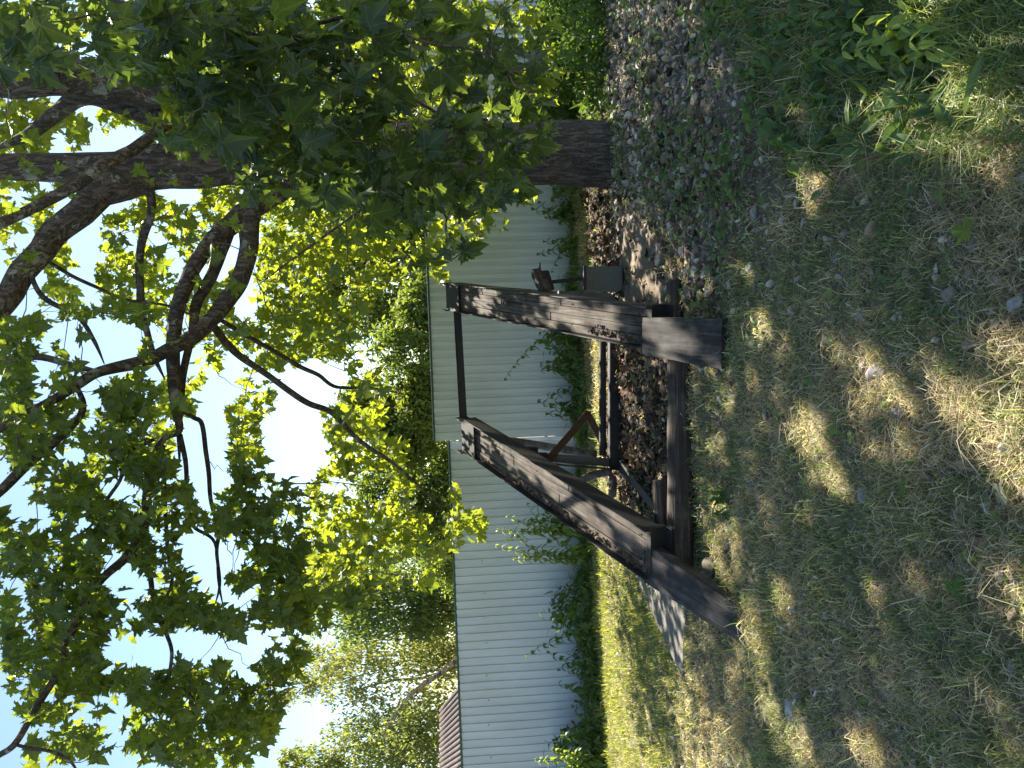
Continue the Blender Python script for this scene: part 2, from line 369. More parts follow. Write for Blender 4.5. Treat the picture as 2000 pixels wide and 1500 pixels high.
def ground_points(n, x0, x1, y0, y1):
    x = rng.uniform(x0, x1, n); y = rng.uniform(y0, y1, n); P = np.column_stack([x, y, height(x, y)])
    u, v, w = proj(P); k = (u > -160) & (u < 1660) & (v < 2180) & (w > .5)
    return P[k], u[k], v[k]
def zone(P, u, v):
    wob = 40 * (fbm(P[:, 0], P[:, 1], 3.0, 2) - .5) * 2; ju, jv = rng.normal(0, 34, len(u)), rng.normal(0, 26, len(u))
    return (pip(u + wob * 1.5 + ju, v + wob + jv * np.clip((v - 1230) / 150, 0, 1.6), Z_GRAVEL), pip(u + wob, v + wob * .5, Z_SAND), pip(u + wob, v + wob * .4, Z_LITTER), pip(u, v, Z_WEED), pip(u, v, Z_FENCE), pip(u, v, Z_SLAB))
parts = []
for (y0, y1, dens, hh, wd) in [(1.5, 3.0, 11000, .040, .0036), (3.0, 4.6, 6200, .040, .0046), (4.6, 7.0, 3000, .042, .0062), (7.0, 10.8, 1700, .045, .0085)]:
    hw = y1 * .58 + .3; P, u, v = ground_points(int(dens * (y1 - y0) * 2 * hw), -hw, hw, y0, y1)
    zg_, zs_, zl_, zw_, zf_, zb_ = zone(P, u, v)
    dry = fbm(P[:, 0], P[:, 1], 1.6, 4) * .7 + vnoise(P[:, 0], P[:, 1], 9, 6) * .3
    lawn = np.clip((-P[:, 0] - 1.0) / 1.2, 0, 1) * np.clip((P[:, 1] - 5.2) / 1.2, 0, 1)
    keep = rng.random(len(P)) < np.clip(.45 + 1.1 * (vnoise(P[:, 0], P[:, 1], 5, 5)), .3, 1)
    keep &= ~(zg_ & (rng.random(len(P)) < .90)) & ~(zs_ & (rng.random(len(P)) < .985)) & ~(zl_ & (rng.random(len(P)) < .93)) & ~(zb_ & (rng.random(len(P)) < .86))
    P, dry, zw_, lawn, v_ = P[keep], dry[keep], zw_[keep], lawn[keep], v[keep]; n = len(P); r = rng.random(n)
    straw = r < np.clip((dry - .37) * 3.4, .14, .85) * (1 - .75 * lawn) * np.where(zw_, .5, 1)
    g1 = np.array([.135, .175, .080]); g2 = np.array([.215, .25, .125]); s1 = np.array([.50, .42, .285]); s2 = np.array([.30, .25, .165]); g3 = np.array([.24, .27, .070])
    k = rng.random((n, 1)); tint = g1 * k + g2 * (1 - k); k2 = rng.random((n, 1)); tint = np.where(straw[:, None], s1 * k2 + s2 * (1 - k2), tint)
    tint = tint * (1 - lawn[:, None] * (~straw)[:, None]) + g3 * lawn[:, None] * (~straw)[:, None]  # left strip: lime tint paints its sunlight into the green blades
    tint = tint * rng.lognormal(-.03, .38, (n, 1)); tint = np.clip(tint, .01, .62)
    h = hh * rng.lognormal(0, .35, n) * (.55 + 1.0 * vnoise(P[:, 0], P[:, 1], 11, 2)) * np.where(zw_, 1.9, 1) * (1 + .5 * (vnoise(P[:, 0], P[:, 1], 4, 7) > .62)); lean = np.where(straw, rng.uniform(.7, 1.25, n), rng.uniform(.15, .95, n))
    h = np.where(straw, h * 1.35, h)
    parts.append(blades(P, h, wd * rng.uniform(.6, 1.3, n), lean, tint))
# longer tufts
for i in range(150):
    if i < 60: uu_, vv_ = rng.uniform(1180, 1600), rng.uniform(1600, 2100)
    elif i < 85: uu_, vv_ = rng.uniform(380, 640), rng.uniform(1375, 1470)
    else: uu_, vv_ = rng.uniform(0, 1300), rng.uniform(1380, 2000)
    c0 = G(uu_, vv_); n = int(rng.integers(14, 44)); big = i < 60
    P = np.column_stack([c0[0] + rng.normal(0, .035, n), c0[1] + rng.normal(0, .035, n), np.zeros(n)]); P[:, 2] = height(P[:, 0], P[:, 1])
    k = rng.random((n, 1)); tint = np.array([.09, .155, .045]) * k + np.array([.17, .23, .07]) * (1 - k)
    if not big and rng.random() < .55: tint = np.array([.42, .35, .22]) * (k * .5 + .5)
    parts.append(blades(P, (.20 if big else .07) * rng.lognormal(0, .3, n), rng.uniform(.0022, .0042, n), rng.uniform(.4, 1.2, n), tint))
for i in range(40):
    c0 = G(rng.uniform(1290, 1500), rng.uniform(1770, 2020)); n = 24
    P = np.column_stack([c0[0] + rng.normal(0, .03, n), c0[1] + rng.normal(0, .03, n), np.zeros(n)]); P[:, 2] = height(P[:, 0], P[:, 1])
    k = rng.random((n, 1)); tint = np.array([.19, .25, .06]) * k + np.array([.34, .36, .15]) * (1 - k)  # pale yellow-green tint paints sunlight into these corner tufts
    parts.append(blades(P, .17 * rng.lognormal(0, .3, n), rng.uniform(.003, .0055, n), rng.uniform(.4, 1.1, n), tint))
V, T, C, _ = merge(parts); tag(link('grass', tri_mesh('grass', V, T, C), M_GRASS), 'short patchy grass, green mixed with dry straw', 'grass', kind='stuff')

# ------------------------------------------------------------------ gravel and stones
def ico(sub=1):
    p = (1 + 5 ** .5) / 2
    V = [(-1, p, 0), (1, p, 0), (-1, -p, 0), (1, -p, 0), (0, -1, p), (0, 1, p), (0, -1, -p), (0, 1, -p), (p, 0, -1), (p, 0, 1), (-p, 0, -1), (-p, 0, 1)]
    F_ = [(0, 11, 5), (0, 5, 1), (0, 1, 7), (0, 7, 10), (0, 10, 11), (1, 5, 9), (5, 11, 4), (11, 10, 2), (10, 7, 6), (7, 1, 8), (3, 9, 4), (3, 4, 2), (3, 2, 6), (3, 6, 8), (3, 8, 9), (4, 9, 5), (2, 4, 11), (6, 2, 10), (8, 6, 7), (9, 8, 1)]
    V = [np.array(q, float) / np.linalg.norm(q) for q in V]
    for _ in range(sub):
        mid = {}; NF = []
        def mp(a, b):
            k = (min(a, b), max(a, b))
            if k not in mid: q = V[a] + V[b]; mid[k] = len(V); V.append(q / np.linalg.norm(q))
            return mid[k]
        for a, b, c in F_: ab, bc, ca = mp(a, b), mp(b, c), mp(c, a); NF += [(a, ab, ca), (b, bc, ab), (c, ca, bc), (ab, bc, ca)]
        F_ = NF
    return np.array(V), np.array(F_)
def rock(sub, seed, ang=.22):
    r = np.random.default_rng(seed); V, T = ico(sub); V = V.copy()
    for _ in range(9):                      # chop facets: a stone's planes
        d = rvec(1, r)[0]; lim = r.uniform(.5, .82); s = V @ d; V -= np.outer(np.where(s > lim, s - lim, 0) * .96, d)
    for _ in range(4):
        d = rvec(1, r)[0]; V *= (1 + ang * .5 * np.sin(V @ d * r.uniform(2, 4) + r.uniform(0, 6)))[:, None]
    return V, T
STONE_T = [rock(1, s) for s in range(6)]
PAL = np.array([(.36, .30, .225), (.46, .40, .31), (.25, .215, .17), (.14, .125, .11), (.28, .20, .15), (.34, .245, .16), (.21, .155, .105), (.62, .55, .44), (.28, .205, .17), (.14, .11, .085)])
def stones_at(P, size, seed=0):
    out = []; n = len(P); w = rng.integers(0, 6, n)
    for k in range(6):
        q = w == k
        if not q.any(): continue
        m_ = int(q.sum()); nr = rvec(m_) * .6 + np.array([0, 0, 1.0]); Rm = frames(rvec(m_), nr)
        sz = size[q][:, None] * np.stack([rng.uniform(.8, 1.15, m_), rng.uniform(.9, 1.5, m_), rng.uniform(.45, .85, m_)], 1)
        c = PAL[rng.choice(10, m_, p=[.14, .10, .16, .14, .12, .06, .10, .05, .08, .05])] * rng.uniform(.7, 1.15, (m_, 1))
        out.append(scatter(*STONE_T[k], P[q], Rm, sz, c))
    return out
P, u, v = ground_points(95000, -4, 7.5, 3.0, 9.6); zz = zone(P, u, v)
k = zz[0] & (rng.random(len(P)) < np.where(v < 1400, .70, np.where(v < 1470, .42, .2)) * np.clip(.4 + vnoise(P[:, 0], P[:, 1], 2.5, 3), .2, 1)); k |= (zz[2]) & (rng.random(len(P)) < .06); k |= zz[1] & (rng.random(len(P)) < .02)
P1 = P[k]; sz = np.minimum(.0175 * rng.lognormal(0, .5, len(P1)), .042); _, v1, _ = proj(P1); sz = np.where(v1 > 1380, sz * .72, sz); P1[:, 2] += sz * .12
P, u, v = ground_points(30000, -5, 5, 1.6, 7); q = zone(P, u, v); k = ~q[0] & ~q[1] & ~q[5] & (rng.random(len(P)) < .22 * (vnoise(P[:, 0], P[:, 1], 1.3, 2) > .35)); P2 = P[k]; P2[:, 2] += .008
V, T, C, _ = merge(stones_at(P1, sz) + stones_at(P2, np.minimum(.013 * rng.lognormal(0, .5, len(P2)), .032)))
me = tri_mesh('gravel', V, T, C, None, False); tag(link('gravel', me, M_STONE), 'grey, white and brown gravel stones around the tree foot', 'gravel', kind='stuff')

def single_stone(px, py, wpx, hpx, col, label, group=None, seed=0):
    p = G(1500 - py, px); sc_ = p[1] / F; V, T = rock(2, 100 + seed, .25); V = V * np.array([hpx * sc_ * .5, hpx * sc_ * .48, wpx * sc_ * .42])
    r = np.random.default_rng(seed); a = r.uniform(0, 6.28); c, s_ = math.cos(a), math.sin(a)
    me = tri_mesh('stone', V, T, np.tile(np.array(col) * .62, (len(V), 1)), None, True)
    o = link('stone', me, M_STONE); o.location = (p[0], p[1], height(p[0], p[1]) + wpx * sc_ * .06); o.rotation_euler = (r.uniform(-.3, .3), r.uniform(-.3, .3), 0)
    tag(o, label, 'stone', group)
BIG = [(1925, 992, 34, 44, (.42, .36, .34), 'angular pinkish-white stone in the near grass below the left ramp'),
       (1797, 1066, 26, 42, (.36, .30, .30), 'flat pink stone in green grass, a little beyond the white angular one'),
       (1545, 1376, 26, 50, (.48, .47, .45), 'long white stone lying at the left in the grass'),
       (1978, 1302, 36, 40, (.30, .30, .30), 'grey stone nearest the lower left corner of the ground'),
       (1907, 472, 42, 50, (.26, .21, .18), 'large brown stone with a yellow-green leaf beside it'),
       (1858, 578, 36, 44, (.30, .25, .19), 'tan round stone with straw over it, touching a blue-grey one'),
       (1868, 614, 26, 36, (.17, .18, .20), 'blue-grey flat stone beside the tan round one'),
       (1716, 722, 30, 44, (.34, .31, .33), 'pale lilac stone in straw below the wooden block'),
       (1561, 146, 38, 40, (.45, .43, .38), 'rounded whitish stone among the weeds at the right'),
       (1656, 1352, 18, 24, (.34, .29, .23), 'small round tan stone at the left, next to a white one'),
       (1684, 1404, 22, 36, (.50, .48, .46), 'white pointed stone near the left edge beside a brown clod'),
       (1742, 1004, 16, 22, (.50, .49, .47), 'small white stone beyond the flat pink one'),
       (1690, 968, 22, 44, (.40, .37, .33), 'pale slanting stone in the grass before the log'),
       (1345, 574, 30, 38, (.24, .19, .15), 'brown rounded stone tucked behind the right end of the log'),
       (1392, 1112, 36, 56, (.20, .165, .12), 'brown boulder pressed against the left end of the front log'),
       (1690, 612, 26, 34, (.40, .36, .33), 'pale stone in the dry straw heap below the block'),
       (1666, 596, 22, 28, (.32, .25, .20), 'reddish tan stone in the dry straw heap'),
       (1985, 590, 40, 42, (.44, .43, .41), 'white and grey stone at the nearest edge of the ground'),
       (1470, 420, 18, 30, (.42, .40, .37), 'pale stone at the lower rim of the gravel'),
       (1362, 190, 22, 26, (.52, .50, .47), 'white stone among the gravel right of the tree'),
       (1595, 305, 20, 34, (.46, .46, .46), 'white stone at the weeds\' left edge'),
       (1520, 1330, 16, 26, (.16, .15, .15), 'dark slate stone near the long white stone'),
       (1452, 1236, 14, 26, (.40, .38, .35), 'pale stone at the foot of the left plank')]
for i, (px, py, w_, h_, c_, lb) in enumerate(BIG): single_stone(px, py, w_, h_, c_, lb, None, i)
for i in range(34):
    single_stone(rng.uniform(1470, 1980), rng.uniform(320, 1490), rng.uniform(9, 17), rng.uniform(13, 26), tuple(PAL[rng.integers(0, 9)] * 1.1), 'small stone half sunk in the short trampled grass', 'small stones scattered in the grass', 60 + i)
# flat pinkish concrete fragment in the grass
def slab_mesh(poly, z0, z1, name):
    n = len(poly); V = np.array([(p[0], p[1], z0) for p in poly] + [(p[0], p[1], z1) for p in poly]); me = bpy.data.meshes.new(name)
    me.from_pydata(V.tolist(), [], [list(range(n - 1, -1, -1)), list(range(n, 2 * n))] + [[i, (i + 1) % n, n + (i + 1) % n, n + i] for i in range(n)]); me.update(); return me
def refine(poly, k=6, j=.012):
    out = []
    for i in range(len(poly)):
        a, b = np.array(poly[i]), np.array(poly[(i + 1) % len(poly)])
        for s_ in range(k): out.append(tuple(a + (b - a) * s_ / k + (rng.normal(0, j, 2) if s_ else 0)))
    return out
pl = refine([G(u_, v_)[:2] for u_, v_ in Z_SLAB][::-1]); tag(link('concrete_slab', slab_mesh(pl, -.08, .022, 'concrete_slab'), M_CONC), 'cracked grey concrete slab in the lawn behind the left ramp', 'slab')
pl = refine([G(u_, v_)[:2] for u_, v_ in [(1212, 1786), (1268, 1784), (1266, 1832), (1208, 1834)]][::-1], 4, .004)
tag(link('concrete_fragment', slab_mesh(pl, -.03, .022, 'concrete_fragment'), M_CONC), 'small squarish concrete fragment half hidden in grass near weeds', 'slab')

# ------------------------------------------------------------------ leaf litter, seedlings, fallen leaves
parts = []
P, u, v = ground_points(26000, -2.5, 5, 4.4, 9.8); q = zone(P, u, v); k = (q[2] & (rng.random(len(P)) < .55)) | (q[0] & (rng.random(len(P)) < .13)) | (q[1] & (rng.random(len(P)) < .03)); P = P[k]; n = len(P); P[:, 2] += rng.uniform(.002, .03, n)
br = np.array([(.10, .06, .035), (.16, .10, .06), (.055, .038, .026), (.22, .15, .09), (.035, .028, .022)])[rng.integers(0, 5, n)]
parts.append(scatter(*MAPLE_LOW, P, frames(rvec(n) * np.array([1, 1, .35]), rvec(n) * .7 + np.array([0, 0, .8])), rng.uniform(.03, .085, n), br, rng.uniform(-2.5, 3, n)))
V, T, C, _ = merge(parts); tag(link('leaf_litter', tri_mesh('leaf_litter', V, T, C), M_LITTER), 'brown dead leaves and debris under the ramp', 'leaf litter', kind='stuff')
P, u, v = ground_points(60000, -3.5, 7, 2.2, 9.8); q = zone(P, u, v)
pr = np.where(q[0], np.clip((vnoise(P[:, 0], P[:, 1], 2.2, 6) - .33) * 1.5, 0.05, .7), np.where(q[3], .16, np.where(q[2], .015, np.where(q[1], 0, .03 * (vnoise(P[:, 0], P[:, 1], 1.5, 1) > .5)))))
k = rng.random(len(P)) < pr; k &= ~q[5]; P = P[k]; n = len(P); base = P.copy(); P[:, 2] += rng.uniform(.01, .07, n)
gr = np.array([(.11, .18, .05), (.08, .145, .045), (.15, .22, .065), (.08, .12, .055)])[rng.integers(0, 4, n)] * rng.uniform(.8, 1.15, (n, 1))
Rm = frames(rvec(n) * np.array([1, 1, .3]), rvec(n) * .35 + np.array([0, 0, 1.0])); h_ = n // 2
V, T, C, _ = merge([scatter(*MAPLE_LOW, P[:h_], Rm[:h_], rng.uniform(.025, .06, h_), gr[:h_]), scatter(*OVATE, P[h_:], Rm[h_:], rng.uniform(.03, .06, n - h_), gr[h_:])])
tag(link('seedlings', tri_mesh('seedlings', V, T, C), M_WEED), 'small green maple seedlings and herbs between the gravel stones', 'seedlings', kind='stuff')
for i, (px, py, s_, c_, lb) in enumerate([(1400, 525, .13, (.17, .23, .18), 'pale grey-green maple leaf lying on the gravel'), (1590, 300, .09, (.30, .36, .33), 'pale upturned maple leaf at the gravel edge'),
        (1912, 452, .07, (.15, .22, .04), 'yellow-green leaf lying beside the large brown stone'), (1420, 300, .11, (.09, .15, .04), 'green maple leaf lying flat among gravel stones'),
        (1985, 965, .06, (.15, .19, .16), 'pale maple leaf at the nearest edge of the grass'), (1880, 1160, .07, (.08, .15, .03), 'small oval green leaf on the near grass'),
        (1630, 58, .10, (.17, .05, .03), 'reddish-brown dead leaf among the weeds')]):
    p = G(1500 - py, px); p[2] = height(p[0], p[1]) + .035
    V, T, C, L = scatter(*MAPLE, np.zeros((1, 3)), frames(rvec(1) * np.array([1, 1, .1]), np.array([[.1, -.35, 1.0]])), np.array([s_]), np.array([c_]), None, True)
    o = link('fallen_leaf', tri_mesh('fallen_leaf', V, T, C, L), M_LEAF); o.location = tuple(p); tag(o, lb, 'leaf')

# ------------------------------------------------------------------ metal fences
def prof_fence(root, A, B, h, name, z0=-.05, period=.115, dep=.016):
    A, B = np.array(A, float), np.array(B, float); L = np.linalg.norm(B - A); d = (B - A) / L; nrm = np.array([d[1], -d[0]])
    if nrm[1] > 0: nrm = -nrm
    s, o = [], []; q = 0.0; i = 0
    while q < L:
        for ds, off in ((0, 0), (.050, 0), (.055, dep), (.110, dep)):
            if q + ds <= L: s.append(q + ds); o.append(off)
        q += period; i += 1
    s = np.array(s); o = np.array(o) + .003 * np.sin(s * 2.1); hs = h + .004 * np.sin(s * 3)
    nv = 9; rows = []
    for r in range(nv):
        zz = z0 + (hs - z0) * r / (nv - 1); w_ = .006 * np.sin(s * 1.3 + r * 1.1) + .004 * np.sin(s * 5.1 - r * .9) + .0035 * ((s % 1.15) < .6)
        P = A[None] + d[None] * s[:, None] + nrm[None] * (o + w_)[:, None]; rows.append(np.column_stack([P, zz]))
    V = np.concatenate(rows); n = len(s); ix = np.arange(nv * n).reshape(nv, n)
    Q = np.stack([ix[:-1, :-1], ix[:-1, 1:], ix[1:, 1:], ix[1:, :-1]], -1).reshape(-1, 4)
    me = tri_mesh('sheet_panel', V - np.array(root.location), Q, None, None, False, 4); o_ = link('sheet_panel', me, M_FENCE, root); o_.location = (0, 0, 0); o_.matrix_basis = Matrix.Identity(4)
    md = o_.modifiers.new('t', 'SOLIDIFY'); md.thickness = .0015
    ys = np.array([(-.012, -.004), (.026, -.004), (.026, .020), (.030, .020), (.030, .024), (-.016, .024), (-.016, -.03), (-.012, -.03)])
    return d, nrm, L
def box_obj(name, p0, p1, w, th, matl, parent=None, up=(0, 0, 1), bev=.006, seg=6, jit=0.0):
    """bar from p0 to p1 (local Y = length), w across, th thick; its top face lies on p0-p1 + th/2"""
    p0, p1 = np.array(p0, float), np.array(p1, float); y_ = p1 - p0; L = np.linalg.norm(y_); y_ /= L
    z_ = np.array(up, float); z_ -= z_.dot(y_) * y_; z_ /= np.linalg.norm(z_); x_ = np.cross(y_, z_)
    M = Matrix(((x_[0], y_[0], z_[0], p0[0]), (x_[1], y_[1], z_[1], p0[1]), (x_[2], y_[2], z_[2], p0[2]), (0, 0, 0, 1)))
    b = min(bev, w * .3, th * .3); c = [(-w / 2 + b, -th / 2), (w / 2 - b, -th / 2), (w / 2, -th / 2 + b), (w / 2, th / 2 - b), (w / 2 - b, th / 2), (-w / 2 + b, th / 2), (-w / 2, th / 2 - b), (-w / 2, -th / 2 + b)]
    V, Fc = [], []; r = np.random.default_rng(int(abs(p0.sum() * 1e4)) % 99999)
    for i in range(seg + 1):
        for (cx, cz) in c: V.append((cx + r.normal(0, 1) * jit, L * i / seg + (r.normal(0, 1) * jit if i in (0, seg) else 0), cz + r.normal(0, 1) * jit * .6))
    for i in range(seg):
        for k in range(8): a, b2 = i * 8 + k, i * 8 + (k + 1) % 8; Fc.append((a, b2, b2 + 8, a + 8)[::-1])
    Fc.append(tuple(range(8))); Fc.append(tuple(range(seg * 8 + 7, seg * 8 - 1, -1)))
    me = bpy.data.meshes.new(name); me.from_pydata(V, [], Fc); me.update()
    return link(name, me, matl, parent, M)
def join_boxes(name, boxes, matl, parent, M):
    """boxes given as (x0,x1,y0,y1,z0,z1) in the local frame M"""
    V, Fc = [], []
    for (x0, x1, y0, y1, z0, z1) in boxes:
        o = len(V); V += [(x0, y0, z0), (x1, y0, z0), (x1, y1, z0), (x0, y1, z0), (x0, y0, z1), (x1, y0, z1), (x1, y1, z1), (x0, y1, z1)]
        Fc += [(o, o + 3, o + 2, o + 1), (o + 4, o + 5, o + 6, o + 7), (o, o + 1, o + 5, o + 4), (o + 1, o + 2, o + 6, o + 5), (o + 2, o + 3, o + 7, o + 6), (o + 3, o, o + 4, o + 7)]
    me = bpy.data.meshes.new(name); me.from_pydata(V, [], Fc); me.update()
    o = link(name, me, matl, parent, M); md = o.modifiers.new('b', 'BEVEL'); md.width = .003; md.segments = 2; md.limit_method = 'ANGLE'; return o
YF = 10.8
xa, xb = at(-260, 1000, YF)[0], at(640, 870, YF)[0]; xc = at(1404, 870, YF)[0]
hl, hr = at(300, 892, YF)[2], at(800, 844, YF)[2]
fences = []
for (A, B, h, lb) in [((xa, YF), (xb, YF), hl, 'lower left stretch of white profiled metal fence with green capping'),
                      ((xb, YF - .05), (xc, YF - .05), hr, 'taller middle stretch of white profiled metal fence behind ramp and tree'),
                      ((xc + .01, YF - .04), (xc + 3.6, YF + 2.3), hr, 'turned stretch of metal fence behind the maple leaves at the right')]:
    root = empty('metal_fence', (A[0], A[1], 0)); tag(root, lb, 'fence')
    d, nrm, L = prof_fence(root, A, B, h, 'f')
    A3, B3 = (A[0], A[1], h + .012), (B[0], B[1], h + .012); n3 = (nrm[0], nrm[1], 0)
    off = np.array(n3) * .006
    box_obj('capping', np.array(A3) + off, np.array(B3) + off, .045, .03, M_CAP, root, bev=.004)
    for zz in (.45, h - .35): box_obj('rail', np.array(A3) * (1, 1, 0) + (0, 0, zz) - np.array(n3) * .035, np.array(B3) * (1, 1, 0) + (0, 0, zz) - np.array(n3) * .035, .04, .04, M_GREYP, root)
    q = .2; k = 0
    while q < L - .1:
        V, T = ico(1); P = np.array([A[0] + d[0] * q, A[1] + d[1] * q, h - (.40 if k % 2 else .385)]) + np.array(n3) * .018
        V = V * .0085; V = V + 0
        if k == 0: sm = tri_mesh('screw', V, T, None, None, True); sm.materials.append(M_SCREW)
        o = bpy.data.objects.new('screw', sm); COL.objects.link(o); o.parent = root; o.location = tuple(P - np.array(root.location)); k += 1
        q += .345 if k % 3 else .46

# ------------------------------------------------------------------ the vehicle ramp
rootp = G(640, 1225); RAMP = empty('vehicle_ramp', (rootp[0], 6.4, 0)); tag(RAMP, 'old steel and timber vehicle ramp with two sloping plank tracks', 'vehicle ramp')
def track(lb_a, lb_b, rt_b, rt_a, side):
    """four pixel corners with distances: bottom left, bottom right, top right, top left (flange tops)"""
    BL, BR, TR, TL = [at(*q) for q in (lb_a, lb_b, rt_b, rt_a)]
    p0, p1 = (BL + BR) / 2, (TL + TR) / 2; w = (np.linalg.norm(BR - BL) + np.linalg.norm(TR - TL)) / 2
    y_ = p1 - p0; L = np.linalg.norm(y_); y_ /= L; z_ = np.array([0, 0, 1.0]); z_ -= z_.dot(y_) * y_; z_ /= np.linalg.norm(z_); x_ = np.cross(y_, z_)
    M = Matrix(((x_[0], y_[0], z_[0], p0[0]), (x_[1], y_[1], z_[1], p0[1]), (x_[2], y_[2], z_[2], p0[2]), (0, 0, 0, 1)))
    W = w / 2; H = .15
    join_boxes('channel', [(-W, -W + .010, 0, L, -H, .0), (W - .010, W, 0, L, -H, 0), (-W + .010, W - .010, 0, L, -H * .75 - .008, -H * .75),
                           (-W + .01, -W + .06, 0, L, -H, -H + .008), (W - .06, W - .01, 0, L, -H, -H + .008)], M_STEEL, RAMP, M)
    pw = (2 * W - .026) / 4; bx = []
    for i in range(4):
        x0 = -W + .013 + i * pw; cut = L * (.62, .40, .66, .35)[i]; zt = -.055 + (.006, -.002, .004, 0)[i]
        bx += [(x0 + .002, x0 + pw - .002, .01, cut - .003, -H * .75, zt), (x0 + .002, x0 + pw - .002, cut + .003, L - .16, -H * .75, zt + .004)]
    pk = join_boxes('plank_deck', bx, M_PLANK, RAMP, M)
    # raised end plate at the top
    ep = join_boxes('end_plate', [(-W + (.0 if side > 0 else .012), W - .012, L - .26, L + .06, -.018, -.008)], M_STEEL, RAMP, M)
    return M, L, W
ML, LL, WL = track((366, 1268, 5.32), (462, 1250, 5.28), (683, 897, 8.15), (613, 912, 8.1), -1)
MR, LR, WR = track((815, 1258, 5.22), (902, 1264, 5.18), (946, 872, 8.2), (894, 876, 8.2), 1)
# end plates' stop ears, crossbar between the tops
for (M, L, W, s) in ((ML, LL, WL, -1), (MR, LR, WR, 1)):
    for sx in (-1, 1):
        join_boxes('stop_ear', [(sx * W - (.012 if sx > 0 else 0), sx * W + (0 if sx > 0 else .012), L - .02, L + .09, -.09, .045)], M_STEEL, RAMP, M)
a = im(900, 818, 8.15); b = im(888, 602, 8.2); join = (a, b)
box_obj('crossbar', a, b, .055, .008, M_STEEL, RAMP, up=(0, .5, 1)); box_obj('crossbar_flange', a + (0, -.026, -.034), b + (0, -.026, -.034), .008, .065, M_STEEL, RAMP)
# struts under each track, posts, base frame
def bar(name, P0, P1, w, th, m_=M_STEEL, up=(0, 0, 1)): return box_obj(name, P0, P1, w, th, m_, RAMP, up=up)
bar('strut', im(1062, 915, 7.45), im(1292, 1052, 5.55), .10, .10); bar('strut', im(1085, 590, 7.5), im(1285, 655, 5.6), .10, .10)
bar('post', im(1064, 893, 7.65), im(1212, 905, 7.75), .085, .012, M_GREYP, (0, 1, 0)); bar('post_web', im(1064, 905, 7.66), im(1212, 917, 7.7), .012, .14, M_STEEL, (0, 1, 0))
bar('post', im(1090, 575, 7.75), im(1205, 580, 7.8), .07, .07, M_GREYP, (0, 1, 0))
bar('base_beam', im(1202, 916, 7.75), im(1202, 560, 7.85), .12, .14); bar('base_rail', im(1214, 905, 7.7), im(1292, 1000, 6.1), .09, .07, M_STEEL); bar('base_rail', im(1214, 590, 7.75), im(1290, 640, 6.1), .09, .07, M_STEEL)
bar('brace', im(1070, 899, 7.6), im(1150, 806, 7.9), .075, .012, M_RUST, (0, 1, 0)); bar('brace', im(1146, 806, 7.95), im(1182, 872, 7.9), .075, .012, M_RUST, (0, 1, 0))
bar('packing_block', im(1020, 884, 7.6), im(1050, 884, 7.6), .11, .11, M_TARRED, (0, 1, 0)); bar('packing_block', im(1050, 893, 7.6), im(1068, 893, 7.6), .09, .1, M_TARRED, (0, 1, 0))
def tube_mesh(name, pts, rad, k=12, twist=0, disp=None, cap=True):
    pts = np.array(pts, float); n = len(pts); tan = np.gradient(pts, axis=0); tan /= np.linalg.norm(tan, axis=1, keepdims=True)
    ref = np.array([0.37, .93, 0]) if abs(tan[0][2]) > .7 else np.array([0, 0, 1.0]); V = []
    a = np.linspace(0, 2 * np.pi, k, endpoint=False)
    for i in range(n):
        x_ = np.cross(ref, tan[i]); x_ /= np.linalg.norm(x_); y_ = np.cross(tan[i], x_); ref = y_ if abs(tan[i] @ ref) > .8 else ref
        r = rad[i] * (np.ones(k) if disp is None else disp(i, a)); V.append(pts[i] + x_ * (np.cos(a) * r)[:, None] + y_ * (np.sin(a) * r)[:, None])
    V = np.concatenate(V); ix = np.arange(n * k).reshape(n, k); nx = np.roll(ix, -1, 1)
    Q = np.stack([ix[:-1], nx[:-1], nx[1:], ix[1:]], -1).reshape(-1, 4)
    if cap:   # close ends with quads to a doubled centre
        c0, c1 = len(V), len(V) + 1; V = np.vstack([V, pts[0], pts[-1]])
        q0 = np.stack([nx[0], ix[0], np.full(k, c0), np.full(k, c0)], -1); q1 = np.stack([ix[-1], nx[-1], np.full(k, c1), np.full(k, c1)], -1)
        return V, Q, (q0[:, :3], q1[:, :3])
    return V, Q, None
def tube_obj(name, pts, rad, matl, parent=None, k=14, disp=None):
    V, Q, caps = tube_mesh(name, pts, rad, k, 0, disp); c = np.mean(pts, axis=0)
    me = bpy.data.meshes.new(name); me.from_pydata((V - c).tolist(), [], Q.tolist() + caps[0].tolist() + caps[1].tolist())
    me.polygons.foreach_set('use_smooth', [True] * len(Q) + [False] * (2 * k)); me.update()
    return link(name, me, matl, parent, Matrix.Translation(c))
def lin(a, b, n=8, sag=0): 
    t_ = np.linspace(0, 1, n)[:, None]; return np.array(a) * (1 - t_) + np.array(b) * t_ + np.array([0, 0, -1]) * sag * 4 * t_ * (1 - t_)
tube_obj('cross_pipe', lin(im(1177, 890, 7.7), im(1177, 668, 7.75)), [.036] * 8, M_STEEL, RAMP)
tube_obj('leaning_pipe', lin(im(980, 858, 8.2), im(1165, 888, 7.9)), [.042] * 8, M_POLE, RAMP); tube_obj('leaning_pipe', lin(im(905, 562, 8.4), im(1180, 585, 7.95)), [.045] * 8, M_POLE, RAMP)
hp = [im(1118, 955, 7.6), im(1140, 935, 7.62), im(1165, 926, 7.62), im(1190, 922, 7.6), im(1197, 935, 7.5), im(1197, 952, 7.4), im(1196, 966, 7.3)]
tube_obj('bent_pipe', hp, [.04] * 7, M_POLE, RAMP)
# stiffener angles at the track feet
for (M, W) in ((ML, WL), (MR, WR)): join_boxes('foot_angle', [(-W - .012, W + .012, -.02, .03, -.17, -.036), (-W - .012, W + .012, -.09, -.02, -.17, -.158)], M_STEEL, RAMP, M)
